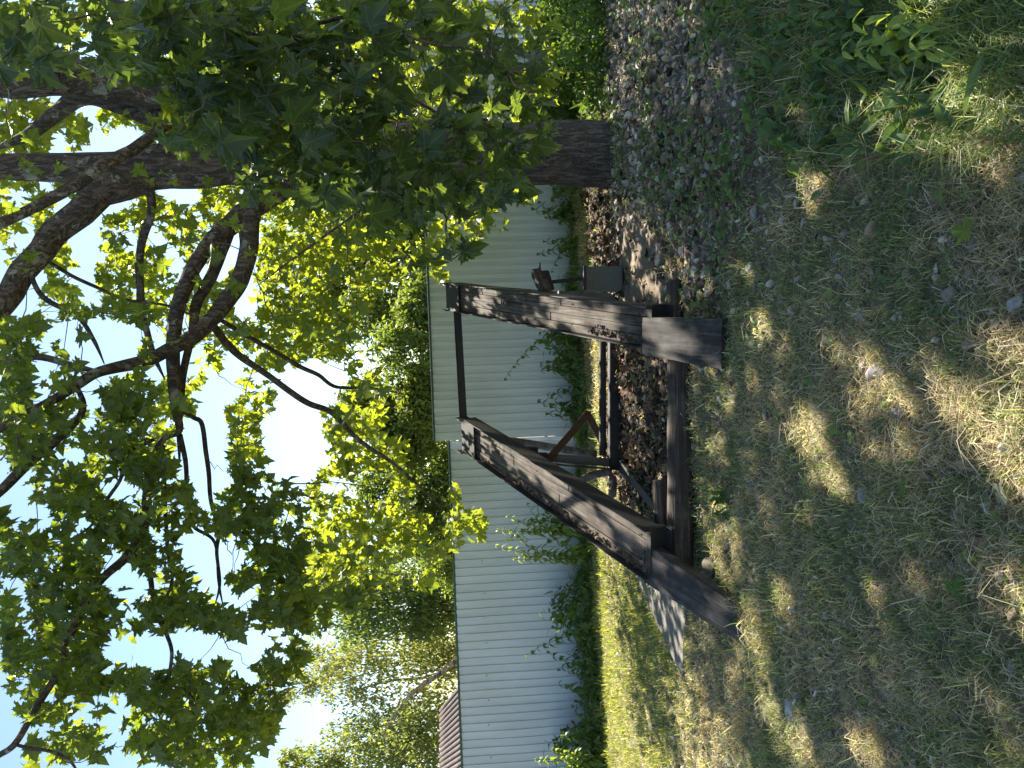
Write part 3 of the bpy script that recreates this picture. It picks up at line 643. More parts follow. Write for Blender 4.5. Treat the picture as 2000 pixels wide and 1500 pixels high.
# soil and twigs caught in the left track
cr = []
for (M, L, W, n, s0, s1, side) in ((ML, LL, WL, 420, .0, .95, -1), (MR, LR, WR, 120, .0, .22, -1)):
    q = np.column_stack([side * (W - .034 - np.abs(rng.normal(0, .024, n))), rng.uniform(s0, s1, n) * L, -.055 + rng.uniform(0, .02, n), np.ones(n)])
    P = (np.array(M) @ q.T).T[:, :3]; cc = np.array([(.05, .035, .024), (.10, .065, .042), (.15, .11, .08)])[rng.integers(0, 3, n)]
    cr.append(scatter(*MAPLE_LOW, P, frames(rvec(n), rvec(n)), rng.uniform(.012, .034, n), cc, rng.uniform(-2, 3, n)))
V, T, C, _ = merge(cr); tag(link('track_debris', tri_mesh('track_debris', V, T, C), M_LITTER), 'brown leaf crumbs lying along the ramp track channels', 'debris', kind='stuff')
# the steel box with its screw and block at the right
JB = empty('screw_jack_post', im(1205, 545, 7.35)); tag(JB, 'grey-green steel box with upright rod carrying a worn wooden clamp block', 'jack')
def jb(name, a, b, w, th, m_, up=(0, 1, 0)): return box_obj(name, a, b, w, th, m_, JB, up=up)
jb('steel_box', im(1141, 546, 7.35), im(1210, 546, 7.35), .215, .26, M_GREYP); jb('box_rim', im(1136, 546, 7.35), im(1141, 546, 7.35), .225, .27, M_STEEL)
jb('rod', im(1075, 551, 7.35), im(1137, 544, 7.35), .034, .034, M_STEEL); box_obj('clamp_block', im(1047, 531, 7.4), im(1066, 570, 7.2), .085, .10, M_LOG, JB, (0, -.2, 1), .012, 7, .006); jb('clamp_plate', im(1062, 530, 7.38), im(1073, 566, 7.3), .03, .10, M_STEEL, (0, -.2, 1))
jb('bolt', im(1054, 532, 7.4), im(1054, 513, 7.4), .020, .020, M_STEEL)
# feet planks, logs
def foot(c, label, th):
    """top-face pixel corners: near left, near right, far right, far left"""
    P = [np.array(at(*q)) for q in c]; a = (P[0] + P[1]) / 2; b = (P[2] + P[3]) / 2; w0 = np.linalg.norm(P[1] - P[0]); w1 = np.linalg.norm(P[2] - P[3])
    y_ = b - a; L = np.linalg.norm(y_); y_ /= L; z_ = np.array([0, 0, 1.0]); z_ -= z_.dot(y_) * y_; z_ /= np.linalg.norm(z_); x_ = np.cross(y_, z_)
    M = Matrix(((x_[0], y_[0], z_[0], a[0]), (x_[1], y_[1], z_[1], a[1]), (x_[2], y_[2], z_[2], a[2]), (0, 0, 0, 1)))
    V, Fc = [], []; r = np.random.default_rng(5); n = 9; nx_ = 7
    for i in range(n + 1):
        t_ = i / n; w = w0 + (w1 - w0) * t_
        for j in range(nx_):
            s = j / (nx_ - 1) - .5; V.append((s * w + r.normal(0, .0015), t_ * L + r.normal(0, .003), -.004 * (abs(s) > .49) + r.normal(0, .0015)))
        for j in range(nx_):
            s = j / (nx_ - 1) - .5; V.append((s * w * .99, t_ * L + (.03 if i == 0 else 0), -th))
    K = 2 * nx_
    for i in range(n):
        o = i * K
        for j in range(nx_ - 1):
            Fc += [(o + j, o + j + 1, o + K + j + 1, o + K + j), (o + nx_ + j + 1, o + nx_ + j, o + K + nx_ + j, o + K + nx_ + j + 1)]
        Fc += [(o, o + K, o + K + nx_, o + nx_), (o + nx_ - 1, o + K - 1, o + 2 * K - 1, o + K + nx_ - 1)]
    for o in (0, n * K): Fc += [(o + j, o + nx_ + j, o + nx_ + j + 1, o + j + 1) for j in range(nx_ - 1)]
    me = bpy.data.meshes.new('approach_plank'); me.from_pydata(V, [], Fc); me.update(); o = link('approach_plank', me, M_TARRED, None, M)
    md = o.modifiers.new('b', 'BEVEL'); md.width = .005; md.segments = 2; md.limit_method = 'ANGLE'; tag(o, label, 'plank'); return o
foot([(778, 1410, 4.50), (877, 1408, 4.50), (880, 1254, 5.24), (806, 1252, 5.24)], 'short thick dark wooden block leaning at the foot of the right track', .10)
foot([(241, 1446, 4.44), (313, 1443, 4.44), (438, 1252, 5.40), (360, 1266, 5.40)], 'long dark weathered plank leading up to the left track', .09)
def log_disp(seed, amp=.06):
    r = np.random.default_rng(seed); ph = r.uniform(0, 6.28, 8)
    return lambda i, a: 1 + amp * (np.sin(3 * a + ph[0] + i * .15) * .5 + np.sin(5 * a + ph[1] - i * .1) * .3 + np.sin(11 * a + ph[2]) * .25) + amp * .4 * math.sin(i * .7 + ph[3])
def log(px0, px1, r0, r1, label, seed, n=26):
    pts = lin(px0, px1, n); rad = np.linspace(r0, r1, n); y_ = pts[-1] - pts[0]; L = np.linalg.norm(y_); y_ /= L; z_ = np.array([0, 0, 1.0]); z_ -= z_.dot(y_) * y_; z_ /= np.linalg.norm(z_); x_ = np.cross(y_, z_)
    M = Matrix(((x_[0], y_[0], z_[0], pts[0][0]), (x_[1], y_[1], z_[1], pts[0][1]), (x_[2], y_[2], z_[2], pts[0][2]), (0, 0, 0, 1)))
    loc = lin((0, 0, 0), (0, L, 0), n); V, Q, caps = tube_mesh('log', loc, rad, 28, 0, log_disp(seed))
    me = bpy.data.meshes.new('log'); me.from_pydata(V.tolist(), [], Q.tolist() + caps[0].tolist() + caps[1].tolist()); me.polygons.foreach_set('use_smooth', [True] * len(Q) + [False] * 56); me.update()
    tag(link('log', me, M_LOG, None, M), label, 'log')
log(im(1329, 1108, 5.36), im(1327, 690, 5.36), .093, .080, 'long dark log lying across under both plank tracks', 3)
log(im(1318, 700, 5.40), im(1318, 549, 5.45), .058, .055, 'shorter thinner log sticking out right of the wooden block', 4)
log(im(1293, 1038, 5.62), im(1290, 937, 5.66), .066, .060, 'short sawn log piece lying behind the long log', 5)

def bolts(M, spots, zt, r_=.008):
    V, T = ico(1)
    bm_ = tri_mesh('bolt', V * np.array([r_, r_, r_ * .5]), T, None, None, True); bm_.materials.append(M_STEEL)
    for (x_, y_) in spots:
        o = bpy.data.objects.new('bolt', bm_); COL.objects.link(o); o.parent = RAMP; o.matrix_basis = Matrix.Translation(-RAMP.location) @ M @ Matrix.Translation((x_, y_, zt))
for (M, L, W) in ((ML, LL, WL), (MR, LR, WR)):
    bolts(M, [(sx * W * .55 + dx, L * f) for f, dx in ((.04, 0), (.30, .01), (.52, -.01), (.78, 0)) for sx in (-1, 1)], -.048)
# ------------------------------------------------------------------ maple tree
tb = im(1196, 302, 7.7); MAPLE_T = empty('maple_tree', (tb[0], tb[1], 0)); tag(MAPLE_T, 'large maple with ridged dark trunk and spreading leafy crown over the ramp', 'tree')
SK = []      # skeleton points for twigs
def smooth_path(P, n):
    P = np.array(P, float); k = len(P); s = np.linspace(0, k - 1, n); i = np.clip(np.floor(s).astype(int), 0, k - 2); f = (s - i)[:, None]
    p0 = P[np.clip(i - 1, 0, k - 1)]; p1 = P[i]; p2 = P[i + 1]; p3 = P[np.clip(i + 2, 0, k - 1)]
    return .5 * ((2 * p1) + (-p0 + p2) * f + (2 * p0 - 5 * p1 + 4 * p2 - p3) * f ** 2 + (-p0 + 3 * p1 - 3 * p2 + p3) * f ** 3)
def limb(name, pts, seg=10, k=20, amp=.07, matl=None, parent=None):
    """pts: (img x, img y, width px, D)"""
    A = np.array([[*im(x, y, D), w * D / F / 2] for (x, y, w, D) in pts]); S = smooth_path(A, (len(pts) - 1) * seg + 1)
    S[:, 3] = np.maximum(S[:, 3], .003)
    r = np.random.default_rng(int(abs(pts[0][0] * 7 + pts[0][1] * 13)) + 1); ph = r.uniform(0, 6.28, 6); L = np.cumsum(np.r_[0, np.linalg.norm(np.diff(S[:, :3], axis=0), axis=1)])
    wv = np.stack([np.interp(L, np.arange(0, L[-1] + 1, .25), r.normal(0, 1, len(np.arange(0, L[-1] + 1, .25)))) for _ in range(3)], 1)
    S[:, :3] += wv * S[:, 3:4] * (.04 if pts[0][2] > 100 else .17)
    if name == 'branch' and pts[-1][0] > -20: S[-seg:, 3] *= np.linspace(1, .35, seg)
    d = lambda i, a: 1 + amp * (.5 * np.sin(3 * a + ph[0] + L[i] * 1.2) + .35 * np.sin(7 * a + ph[1] + np.sin(L[i] * 6 + ph[2])) + .25 * np.sin(13 * a + ph[3] + 2 * np.sin(L[i] * 9)))
    o = tube_obj(name, S[:, :3], S[:, 3], matl or M_BARK, parent or MAPLE_T, k, d)
    SK.append(S[::3]); return o
limb('trunk', [(1225, 302, 142, 7.7), (1192, 302, 132, 7.7), (1150, 301, 126, 7.7), (1050, 300, 120, 7.7), (900, 297, 113, 7.7), (760, 294, 108, 7.7), (640, 291, 112, 7.7), (550, 295, 122, 7.7), (470, 306, 104, 7.65), (400, 318, 94, 7.6), (330, 325, 86, 7.6),
               (260, 332, 74, 7.6), (150, 328, 58, 7.6), (60, 326, 52, 7.6), (0, 325, 48, 7.6), (-120, 318, 42, 7.6), (-300, 300, 32, 7.5)], 16, 72, .045)
B = 'branch'
limb(B, [(300, 340, 40, 7.55), (240, 352, 58, 7.5), (200, 378, 56, 7.45), (150, 418, 50, 7.4), (100, 465, 47, 7.3), (40, 545, 44, 7.2), (0, 600, 42, 7.1), (-90, 700, 36, 6.9), (-200, 820, 26, 6.6)], 10, 32)
limb(B, [(590, 280, 60, 7.6), (530, 262, 74, 7.55), (470, 240, 62, 7.5), (385, 205, 56, 7.45), (300, 182, 54, 7.4), (175, 162, 54, 7.3), (80, 158, 48, 7.2), (0, 158, 44, 7.2), (-120, 150, 38, 7.1), (-260, 120, 30, 7)], 10, 36)
limb(B, [(460, 290, 40, 7.6), (410, 262, 52, 7.5), (350, 238, 46, 7.6), (245, 207, 42, 7.7), (170, 185, 38, 7.6), (120, 215, 30, 7.8), (60, 260, 24, 8), (0, 290, 20, 8.2)], 8, 24)
limb(B, [(185, 160, 36, 7.3), (120, 122, 36, 7.1), (50, 88, 32, 6.9), (0, 45, 30, 6.8), (-80, -20, 26, 6.6)], 8, 24)
limb(B, [(330, 245, 18, 7.3), (262, 290, 22, 7.0), (210, 322, 22, 6.9), (140, 364, 22, 6.8), (60, 405, 20, 6.7), (0, 434, 20, 6.6), (-90, 480, 18, 6.5)], 8, 20)
limb(B, [(420, 190, 14, 7.4), (385, 172, 20, 7.2), (350, 88, 18, 7.0), (325, 0, 17, 6.8), (310, -90, 15, 6.6)], 8, 18)
limb(B, [(550, 315, 50, 7.6), (536, 352, 60, 7.5), (512, 385, 44, 7.4), (485, 412, 42, 7.35), (455, 438, 38, 7.25), (402, 480, 31, 7.1), (367, 550, 28, 6.9), (345, 610, 27, 6.8), (338, 680, 25, 6.7), (337, 740, 24, 6.6), (346, 800, 20, 6.5), (352, 850, 15, 6.4)], 9, 26)
limb(B, [(500, 405, 36, 7.35), (488, 440, 38, 7.3), (486, 485, 35, 7.2), (472, 543, 33, 7.0), (440, 590, 32, 6.9), (413, 620, 30, 6.8), (364, 665, 27, 6.6), (320, 690, 25, 6.5), (280, 707, 25, 6.4), (196, 725, 20, 6.2), (150, 752, 19, 6.1), (105, 781, 17, 6), (0, 838, 15, 5.8), (-60, 880, 12, 5.7)], 9, 24)
limb(B, [(452, 445, 18, 7.25), (434, 490, 23, 7.2), (408, 545, 22, 7.1), (385, 595, 20, 7.0), (378, 640, 16, 6.9), (360, 720, 14, 6.8), (352, 800, 13, 6.7), (350, 900, 10, 6.6)], 8, 18)
limb(B, [(408, 628, 16, 6.8), (424, 648, 15, 6.9), (462, 690, 14, 7.1), (525, 735, 12, 7.4), (595, 785, 12, 7.6), (647, 805, 11, 7.8), (700, 858, 9, 8), (760, 900, 7, 8.2), (820, 950, 5, 8.4), (880, 1010, 3, 8.5)], 8, 14)
limb(B, [(430, 625, 9, 7.0), (470, 650, 9, 7.4), (518, 676, 9, 7.8), (574, 711, 9, 8.2), (623, 732, 8, 8.4), (658, 756, 7, 8.6), (720, 757, 5, 8.9), (790, 770, 4, 9.2)], 7, 12)
limb(B, [(296, 368, 16, 7.5), (294, 420, 16, 7.7), (276, 480, 15, 8), (273, 550, 14, 8.2), (276, 602, 14, 8.3), (298, 686, 11, 8.4), (320, 740, 8, 8.5)], 8, 16)
limb(B, [(346, 800, 10, 6.5), (350, 840, 12, 6.4), (318, 858, 12, 6.3), (298, 905, 16, 6.2), (287, 975, 17, 6.1), (280, 1027, 17, 6.0), (245, 1087, 17, 5.9), (196, 1132, 15, 5.8), (157, 1202, 14, 5.7), (133, 1255, 13, 5.6), (112, 1314, 13, 5.5), (70, 1384, 13, 5.4), (31, 1451, 12, 5.3), (0, 1475, 11, 5.3), (-50, 1500, 9, 5.2)], 8, 18)
limb(B, [(252, 1078, 9, 5.9), (275, 1098, 9, 5.95), (294, 1122, 10, 6), (301, 1171, 9, 6), (322, 1227, 8, 6), (336, 1272, 7, 6), (332, 1332, 6, 6), (365, 1350, 5, 6), (385, 1375, 4, 6)], 7, 12)
limb(B, [(318, 870, 7, 6.4), (322, 975, 8, 6.5), (329, 1080, 7, 6.6), (336, 1132, 6, 6.6), (315, 1185, 5, 6.6), (305, 1210, 3, 6.6)], 7, 12)
limb(B, [(352, 850, 10, 6.4), (362, 920, 9, 6.6), (364, 975, 8, 6.8), (378, 1027, 7, 7), (420, 1060, 6, 7.1), (427, 1140, 5, 7.2), (440, 1200, 3, 7.2)], 7, 12)
limb(B, [(352, 800, 8, 6.6), (378, 815, 9, 6.7), (395, 830, 9, 6.8), (405, 900, 9, 6.9), (412, 975, 8, 7), (427, 1035, 8, 7), (423, 1080, 7, 7), (430, 1140, 6, 7), (420, 1180, 5, 7)], 7, 12)
limb(B, [(-30, 700, 12, 6.6), (0, 711, 13, 6.5), (70, 697, 13, 6.4), (140, 714, 13, 6.3), (196, 725, 14, 6.2)], 7, 14)
limb(B, [(62, 515, 8, 7.2), (65, 550, 9, 7.2), (90, 585, 10, 7.3), (154, 620, 9, 7.4), (182, 662, 8, 7.4), (203, 711, 6, 7.4)], 7, 12)
limb(B, [(80, 490, 7, 7.25), (85, 500, 7, 7.3), (105, 518, 7, 7.5), (168, 553, 7, 7.8), (245, 585, 6, 8), (336, 600, 5, 8.2), (420, 640, 4, 8.4)], 7, 12)
limb(B, [(300, 858, 8, 6.3), (262, 875, 8, 6.2), (215, 880, 7, 6.1), (238, 925, 7, 6.0), (210, 975, 7, 5.9), (175, 1030, 5, 5.8), (120, 1060, 4, 5.7)], 7, 12)
limb(B, [(150, 755, 8, 6.1), (162, 790, 12, 6.15), (150, 820, 14, 6.2), (100, 870, 17, 6.1), (55, 905, 20, 6), (0, 960, 18, 5.8), (-60, 1010, 15, 5.6)], 7, 16)
limb(B, [(0, 790, 9, 7), (60, 840, 9, 7), (110, 900, 8, 7), (190, 990, 7, 7), (180, 1080, 6, 7), (170, 1150, 4, 7)], 7, 12)
limb(B, [(31, 1455, 6, 5.3), (60, 1462, 7, 5.3), (100, 1468, 6, 5.3), (140, 1490, 5, 5.3), (160, 1530, 4, 5.3)], 6, 10)
limb(B, [(-300, 60, 26, 6.6), (-250, -10, 22, 5.6), (-120, -60, 18, 4.7), (120, -20, 14, 4.1), (330, 30, 12, 3.8), (520, 75, 10, 3.6), (680, 130, 8, 3.5), (800, 190, 7, 3.45), (900, 250, 5, 3.4), (980, 310, 3, 3.4)], 8, 14)
limb(B, [(-250, -10, 18, 5.6), (-100, 80, 14, 5), (120, 110, 12, 4.5), (330, 200, 10, 4.3), (520, 240, 9, 4.2), (690, 300, 7, 4.15), (800, 360, 5, 4.1), (880, 430, 4, 4.1)], 8, 12)
limb(B, [(520, 75, 8, 3.6), (675, 33, 8, 3.4), (752, 42, 6, 3.3), (822, 80, 5, 3.3), (930, 100, 4, 3.3), (1010, 150, 3, 3.3)], 7, 10)
limb(B, [(885, 364, 4, 5.5), (797, 364, 5, 5.7), (745, 385, 5, 5.9), (650, 450, 5, 6.2), (570, 507, 4, 6.5), (500, 560, 3, 6.8)], 7, 10)
limb(B, [(500, 352, 5, 7.4), (580, 358, 4, 7.0), (680, 362, 4, 6.4), (780, 366, 3, 5.9)], 7, 10)
SKEL = np.concatenate(SK)[:, :3]

# coverage of the crown as counted in 50-pixel squares of the photograph (rows: img y, columns: img x)
COV = ["8888786589999999998263", "8888876899999999997367", "7888886799999999998778", "5668787799999999998886", "7776888899999999998773",
       "8831577799999999988746", "6510445578899988887650", "6642342278778888887540", "7623567778888778875200", "5423757788998878874100",
       "6754785767999864243000", "7873685367799862120000", "7776863556589941000000", "7884365675378830000000", "6785476642313742000000",
       "6875787621412664000000", "8987768642635875000000", "8878778546746884000000", "7976567436667885100000", "8887536656588886440000",
       "9974457565689998763000", "9977577556789998631000", "8988885446789886300000", "9998886335678630000000", "8898854365574100000000",
       "8577322657741000000000", "5666652878720000000000", "1357343798820000000000", "0148226888400000000000", "0256368983000000000000"]
from statistics import NormalDist
NQ = NormalDist()
near_c, mid_c, far_c = [], [], []
for r, row in enumerate(COV):
    for c, ch in enumerate(row):
        d = int(ch) / 10
        if d <= 0: continue
        d = min(d * (.93 if r >= 16 and c < 12 else 1.0 if r > 8 else 1.14), 1.0); amt = 2.3; thr = .5 + .145 * NQ.inv_cdf(min(max(1 - d, .004), .996)) if d < .99 else 0
        X0, Y0 = c * 50, r * 50; isnear = (Y0 < 300 and X0 >= 350) or (Y0 < 400 and 500 <= X0) or (Y0 < 120) or (Y0 < 500 and 750 <= X0 < 950) 
        fence = X0 >= 850 and Y0 > 450
        sh = dict(near=.0, mid=.0, far=.0)
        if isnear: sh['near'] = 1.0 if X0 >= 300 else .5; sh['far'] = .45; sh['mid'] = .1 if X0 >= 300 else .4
        elif X0 < 600 and Y0 >= 900 or Y0 >= 1150: sh['mid'] = 1.0; sh['far'] = .05
        elif X0 < 300 and Y0 >= 600: sh['mid'] = .75; sh['far'] = .3
        else: sh['far'] = .95; sh['mid'] = .08
        if fence: sh = dict(near=0, mid=0, far=1.0)
        for key, lst, D0, D1 in (('near', near_c, 3.0, 4.3), ('mid', mid_c, 5.3, 6.9), ('far', far_c, 8.3, 10.2)):
            if sh[key] <= 0: continue
            Dm = (D0 + D1) / 2; size = .13; apx = (size * F / Dm) ** 2 * .42
            n = amt * sh[key] * dict(near=1.9, mid=2.5, far=2.3)[key] * 2500 / apx; n = int(n) + (rng.random() < n - int(n))
            qx, qy = X0 + rng.uniform(0, 50, n), Y0 + rng.uniform(0, 50, n); ok = fbm(qx / 100, qy / 100, 1.6, 0 if key != 'near' else 3) > thr
            for a_, b_ in zip(qx[ok], qy[ok]): lst.append((a_ - (30 if key == 'near' else 8), b_, rng.uniform(D0, D1)))
def clustered(lst, per, spread, seed):
    """leaves gather in sprays: several share a spray centre"""
    L = np.array(lst); r = np.random.default_rng(seed); C_, out = [], []
    P = np.array([im(*q) for q in L]); n = len(P); nc = max(1, n // per); cid = r.choice(n, nc, replace=False); cen = P[cid]
    for s in range(0, n, 4000):
        d = ((P[s:s + 4000, None] - cen[None]) ** 2).sum(-1); j = d.argmin(1); out.append(cen[j] + (P[s:s + 4000] - cen[j]) * spread)
    return np.concatenate(out), cen
def canopy(P, temp, smin, smax, seed, base, keep_loc=True, droop=.7, yellow=.03, face=0):
    r = np.random.default_rng(seed); n = len(P)
    tip = rvec(n, r) * np.array([1, 1, .5]) + np.array([0, 0, -droop]); nr = rvec(n, r) * .75 + np.array([0, -.15, .75])
    if face: tip = rvec(n, r); nr = rvec(n, r) * .25 + SUN; tip -= (tip @ SUN)[:, None] * SUN
    sz = r.uniform(smin, smax, n) * np.where(r.random(n) < .2, .7, 1); k = r.random((n, 1)); tint = np.array(base[0]) * k + np.array(base[1]) * (1 - k)
    yl = r.random(n) < yellow; tint[yl] = np.array([.11, .16, .035]) * r.uniform(.7, 1.2, (yl.sum(), 1))
    return scatter(*temp, P, frames(tip, nr), sz, tint, r.uniform(.4, 2.2, n), keep_loc)
Pn, Cn = clustered(near_c, 5, .85, 1); Pm, Cm = clustered(mid_c, 9, .82, 2); Pf, Cf = clustered(far_c, 12, .84, 3)
def drop(P, q): k = ~(in_fleck(P, .9)) | (rng.random(len(P)) < q); return P[k]
Pn, Pm, Pf = drop(Pn, .1), drop(Pm, .08), drop(Pf, .08)
# the crown above the frame: what shades the ground
OV = []
for lay, (z0, z1, st) in enumerate(((6.9, 8.0, .145), (7.6, 9.4, .165))):   # leaves face the sun, each in a cell of its own
    cx, cy = np.meshgrid(np.arange(-3.9, 6.4, st), np.arange(.4, 10.4, st / math.sin(SUN_EL))); n = cx.size
    gxx = cx.ravel() + rng.uniform(-.5, .5, n) * st; gyy = cy.ravel() + rng.uniform(-.5, .5, n) * st; zz = rng.uniform(z0, z1, n)
    P = np.column_stack([gxx + SUN[0] * zz / SUN[2], gyy + SUN[1] * zz / SUN[2], zz]); u, v, w = proj(P)
    ok = ((v < -35) | (u < -60) | (u > 1560)) & ~in_fleck(P) & (fbm(gxx, gyy, 2.2, 5) > .36) & (rng.random(n) < .93)
    ok &= ~((gxx < -1.55 - .12 * (gyy - 6)) & (gyy > 5.6)) & ~((gxx < -2.6) & (gyy > 4.6)); OV.append(P[ok])
OV = np.concatenate(OV)
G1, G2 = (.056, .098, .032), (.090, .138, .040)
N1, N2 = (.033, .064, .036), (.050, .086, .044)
V, T, C, L = merge([canopy(Pn, MAPLE, .08, .165, 11, (N1, N2), True, .8, .01), canopy(Pm, MAPLE, .06, .135, 12, (G1, G2)), canopy(Pf, MAPLE_LOW, .065, .145, 13, (G2, (.13, .18, .045)), True, .6, .03), canopy(OV, MAPLE_LOW, .19, .27, 14, (G1, G2), True, .2, .03, 1)])  # layer tints carry painted shade on near leaves, painted sun on far ones
loc0 = np.array(MAPLE_T.location)
o = link('crown', tri_mesh('crown', V - loc0, T, C, L), M_LEAF, MAPLE_T); o.matrix_basis = Matrix.Identity(4)
# twigs from the nearest limb to each spray
tw = []
def twig(a, b, r0, r):
    n = 6; t_ = np.linspace(0, 1, n)[:, None]; mid = (a + b) / 2 + rvec(1, r)[0] * np.linalg.norm(b - a) * .14
    P = a * (1 - t_) ** 2 + 2 * mid * t_ * (1 - t_) + b * t_ ** 2; P += r.normal(0, .012, P.shape) * np.sin(t_ * np.pi)
    V, Q, _ = tube_mesh('t', P, np.linspace(r0, r0 * .35, n), 5, cap=False); return V, Q
r_ = np.random.default_rng(99); nodes = SKEL.copy(); o_ = 0; VV, QQ = [], []
cents = np.concatenate([Cm, Cn, Cf[::2]]); order = np.argsort([((SKEL - c) ** 2).sum(1).min() for c in cents])
for ci in order:
    c = cents[ci]; d = ((nodes - c) ** 2).sum(1); j = d.argmin(); L_ = math.sqrt(d[j])
    if L_ < .08 or L_ > 1.5: continue
    V1, Q1 = twig(nodes[j], c, .0035 + .0035 * L_, r_); VV.append(V1); QQ.append(Q1 + o_); o_ += len(V1); nodes = np.vstack([nodes, (nodes[j] + c) / 2 if L_ > .3 else c, c])
o = TWO = link('twigs', tri_mesh('twigs', np.concatenate(VV) - loc0, np.concatenate(QQ), None, None, True, 4), M_TWIG, MAPLE_T); o.matrix_basis = Matrix.Identity(4)

TWO['kind'] = 'stuff'
# ------------------------------------------------------------------ trees beyond the fence
def far_tree(name, blobs, n, lsize, cols, label, trunks=(), group='trees beyond the fence', seed=0, hang=0.0, tmat=None):
    """blobs: (img x, img y, rx px along height, ry px across, D)"""
    r = np.random.default_rng(seed); parts_ = []; c0 = im(900, blobs[0][1], blobs[0][4]); root = empty(name, (c0[0], c0[1], 0)); tag(root, label, 'tree' if 'bush' not in name else 'bush', group)
    tot = sum(b[2] * b[3] for b in blobs); Ps = []
    for (x, y, rx, ry, D) in blobs:
        k = int(n * rx * ry / tot); c = im(x, y, D); s = D / F; ncl = max(6, k // 38); q = rvec(ncl, r) * (r.random((ncl, 1)) ** .38)
        cc = c + q * np.array([ry * s, min(ry, rx) * s * .9, rx * s]); j = r.integers(0, ncl, k)
        off = r.normal(0, 1, (k, 3)) * np.array([1, 1, .7 + hang]) * (.13 * (rx + ry) / 2 * s); off[:, 2] -= np.abs(off[:, 2]) * hang; Ps.append(cc[j] + off)
    P = np.concatenate(Ps); P = P[P[:, 2] > .05]; k = len(P); kk = r.random((k, 1)); tint = np.array(cols[0]) * kk + np.array(cols[1]) * (1 - kk)
    V, T, C, L = scatter(*SMALL, P, frames(rvec(k, r) + np.array([0, 0, -.5 - hang]), rvec(k, r) + np.array([0, 0, .5])), r.uniform(.7, 1.3, k) * lsize, tint)
    o = link('crown', tri_mesh('crown', V - np.array(root.location), T, C), M_LEAF_FAR, root); o.matrix_basis = Matrix.Identity(4)
    for tr in trunks: limb('trunk', tr, 6, 12, .05, tmat or M_TWIG, root)
LG, DG = (.11, .15, .045), (.06, .10, .032)
far_tree('birch_tree', [(690, 1175, 100, 80, 21), (770, 1160, 110, 90, 20), (640, 1120, 60, 60, 21), (850, 1180, 60, 90, 20)], 17000, .12, (LG, (.06, .10, .04)), 'airy birch behind the fence, its crown just left of the maple branches',
         [[(1050, 1140, 26, 20.5), (900, 1138, 24, 20.5), (820, 1136, 22, 20.5), (740, 1132, 16, 20.5), (660, 1125, 9, 20.5)], [(900, 1165, 12, 20.3), (830, 1158, 11, 20.3), (760, 1172, 8, 20.3), (700, 1190, 5, 20.3)]], seed=21, hang=.7, tmat=M_BIRCH)
far_tree('birch_tree', [(620, 1300, 75, 55, 23), (700, 1310, 90, 75, 22), (560, 1345, 60, 35, 23), (790, 1280, 90, 80, 22), (850, 1330, 60, 90, 22), (860, 1230, 50, 80, 22)], 12500, .12, ((.18, .20, .11), (.10, .13, .07)), 'pale drooping birch behind the fence with a bare leaning branch',
         [[(1000, 1225, 11, 21), (900, 1285, 11, 21), (835, 1332, 10, 21), (800, 1360, 10, 20.5), (775, 1395, 8, 20.5), (750, 1432, 7, 20.5), (735, 1448, 4, 20.5)], [(980, 1270, 8, 22.3), (840, 1320, 6, 22.3), (760, 1330, 5, 22.3), (690, 1350, 3, 22.3)]], seed=22, hang=.8, tmat=M_BIRCH)
far_tree('birch_tree', [(730, 1460, 110, 80, 21), (620, 1500, 60, 50, 21), (560, 1490, 35, 30, 20), (820, 1450, 80, 90, 20)], 12000, .12, ((.17, .20, .10), (.09, .13, .06)), 'birch at the far left behind the brown roof', [[(1000, 1450, 14, 21), (850, 1448, 12, 21), (720, 1455, 8, 21), (640, 1470, 5, 21)]], seed=23, hang=.6, tmat=M_BIRCH)
far_tree('leafy_bush', [(800, 1020, 60, 70, 15), (870, 950, 50, 120, 15), (870, 1060, 50, 100, 15.5), (760, 960, 80, 60, 15.5)], 15000, .11, ((.11, .15, .035), DG), 'yellow-green bush behind the fence beside the birch', [[(950, 1000, 8, 15), (850, 995, 6, 15), (780, 985, 4, 15)]], seed=24)
far_tree('leafy_bush', [(790, 860, 60, 70, 14.5), (720, 800, 60, 60, 15), (820, 780, 50, 60, 14)], 15000, .11, ((.12, .16, .035), (.07, .10, .03)), 'bright lime bush behind the step in the fence top', [[(950, 840, 8, 14.5), (800, 830, 5, 14.5)]], seed=25)
far_tree('leafy_bush', [(790, 680, 60, 80, 14), (860, 640, 50, 120, 14.5), (860, 780, 50, 110, 14.5), (740, 610, 70, 70, 15.5), (820, 600, 50, 70, 14)], 16000, .11, ((.12, .16, .045), (.06, .10, .04)), 'dark green bush behind the fence above the ramp gap', [[(950, 650, 8, 14), (800, 650, 5, 14)]], seed=26)
far_tree('tall_tree', [(640, 480, 120, 110, 18), (760, 450, 110, 120, 17), (620, 610, 90, 80, 18), (800, 350, 120, 120, 17), (860, 500, 60, 140, 16)], 26000, .15, ((.12, .16, .045), (.07, .11, .035)), 'leafy tree far behind the maple trunk', [[(1050, 440, 20, 17.5), (800, 445, 16, 17.5), (620, 470, 9, 17.5)]], seed=27)
far_tree('tall_tree', [(700, 130, 200, 150, 19), (860, 60, 100, 120, 18), (480, 60, 150, 120, 20)], 20000, .15, ((.07, .11, .035), (.045, .08, .03)), 'leafy tree behind the hanging maple leaves at the right', [[(1050, 90, 22, 18.5), (800, 95, 18, 18.5), (560, 90, 10, 18.5)]], seed=28)
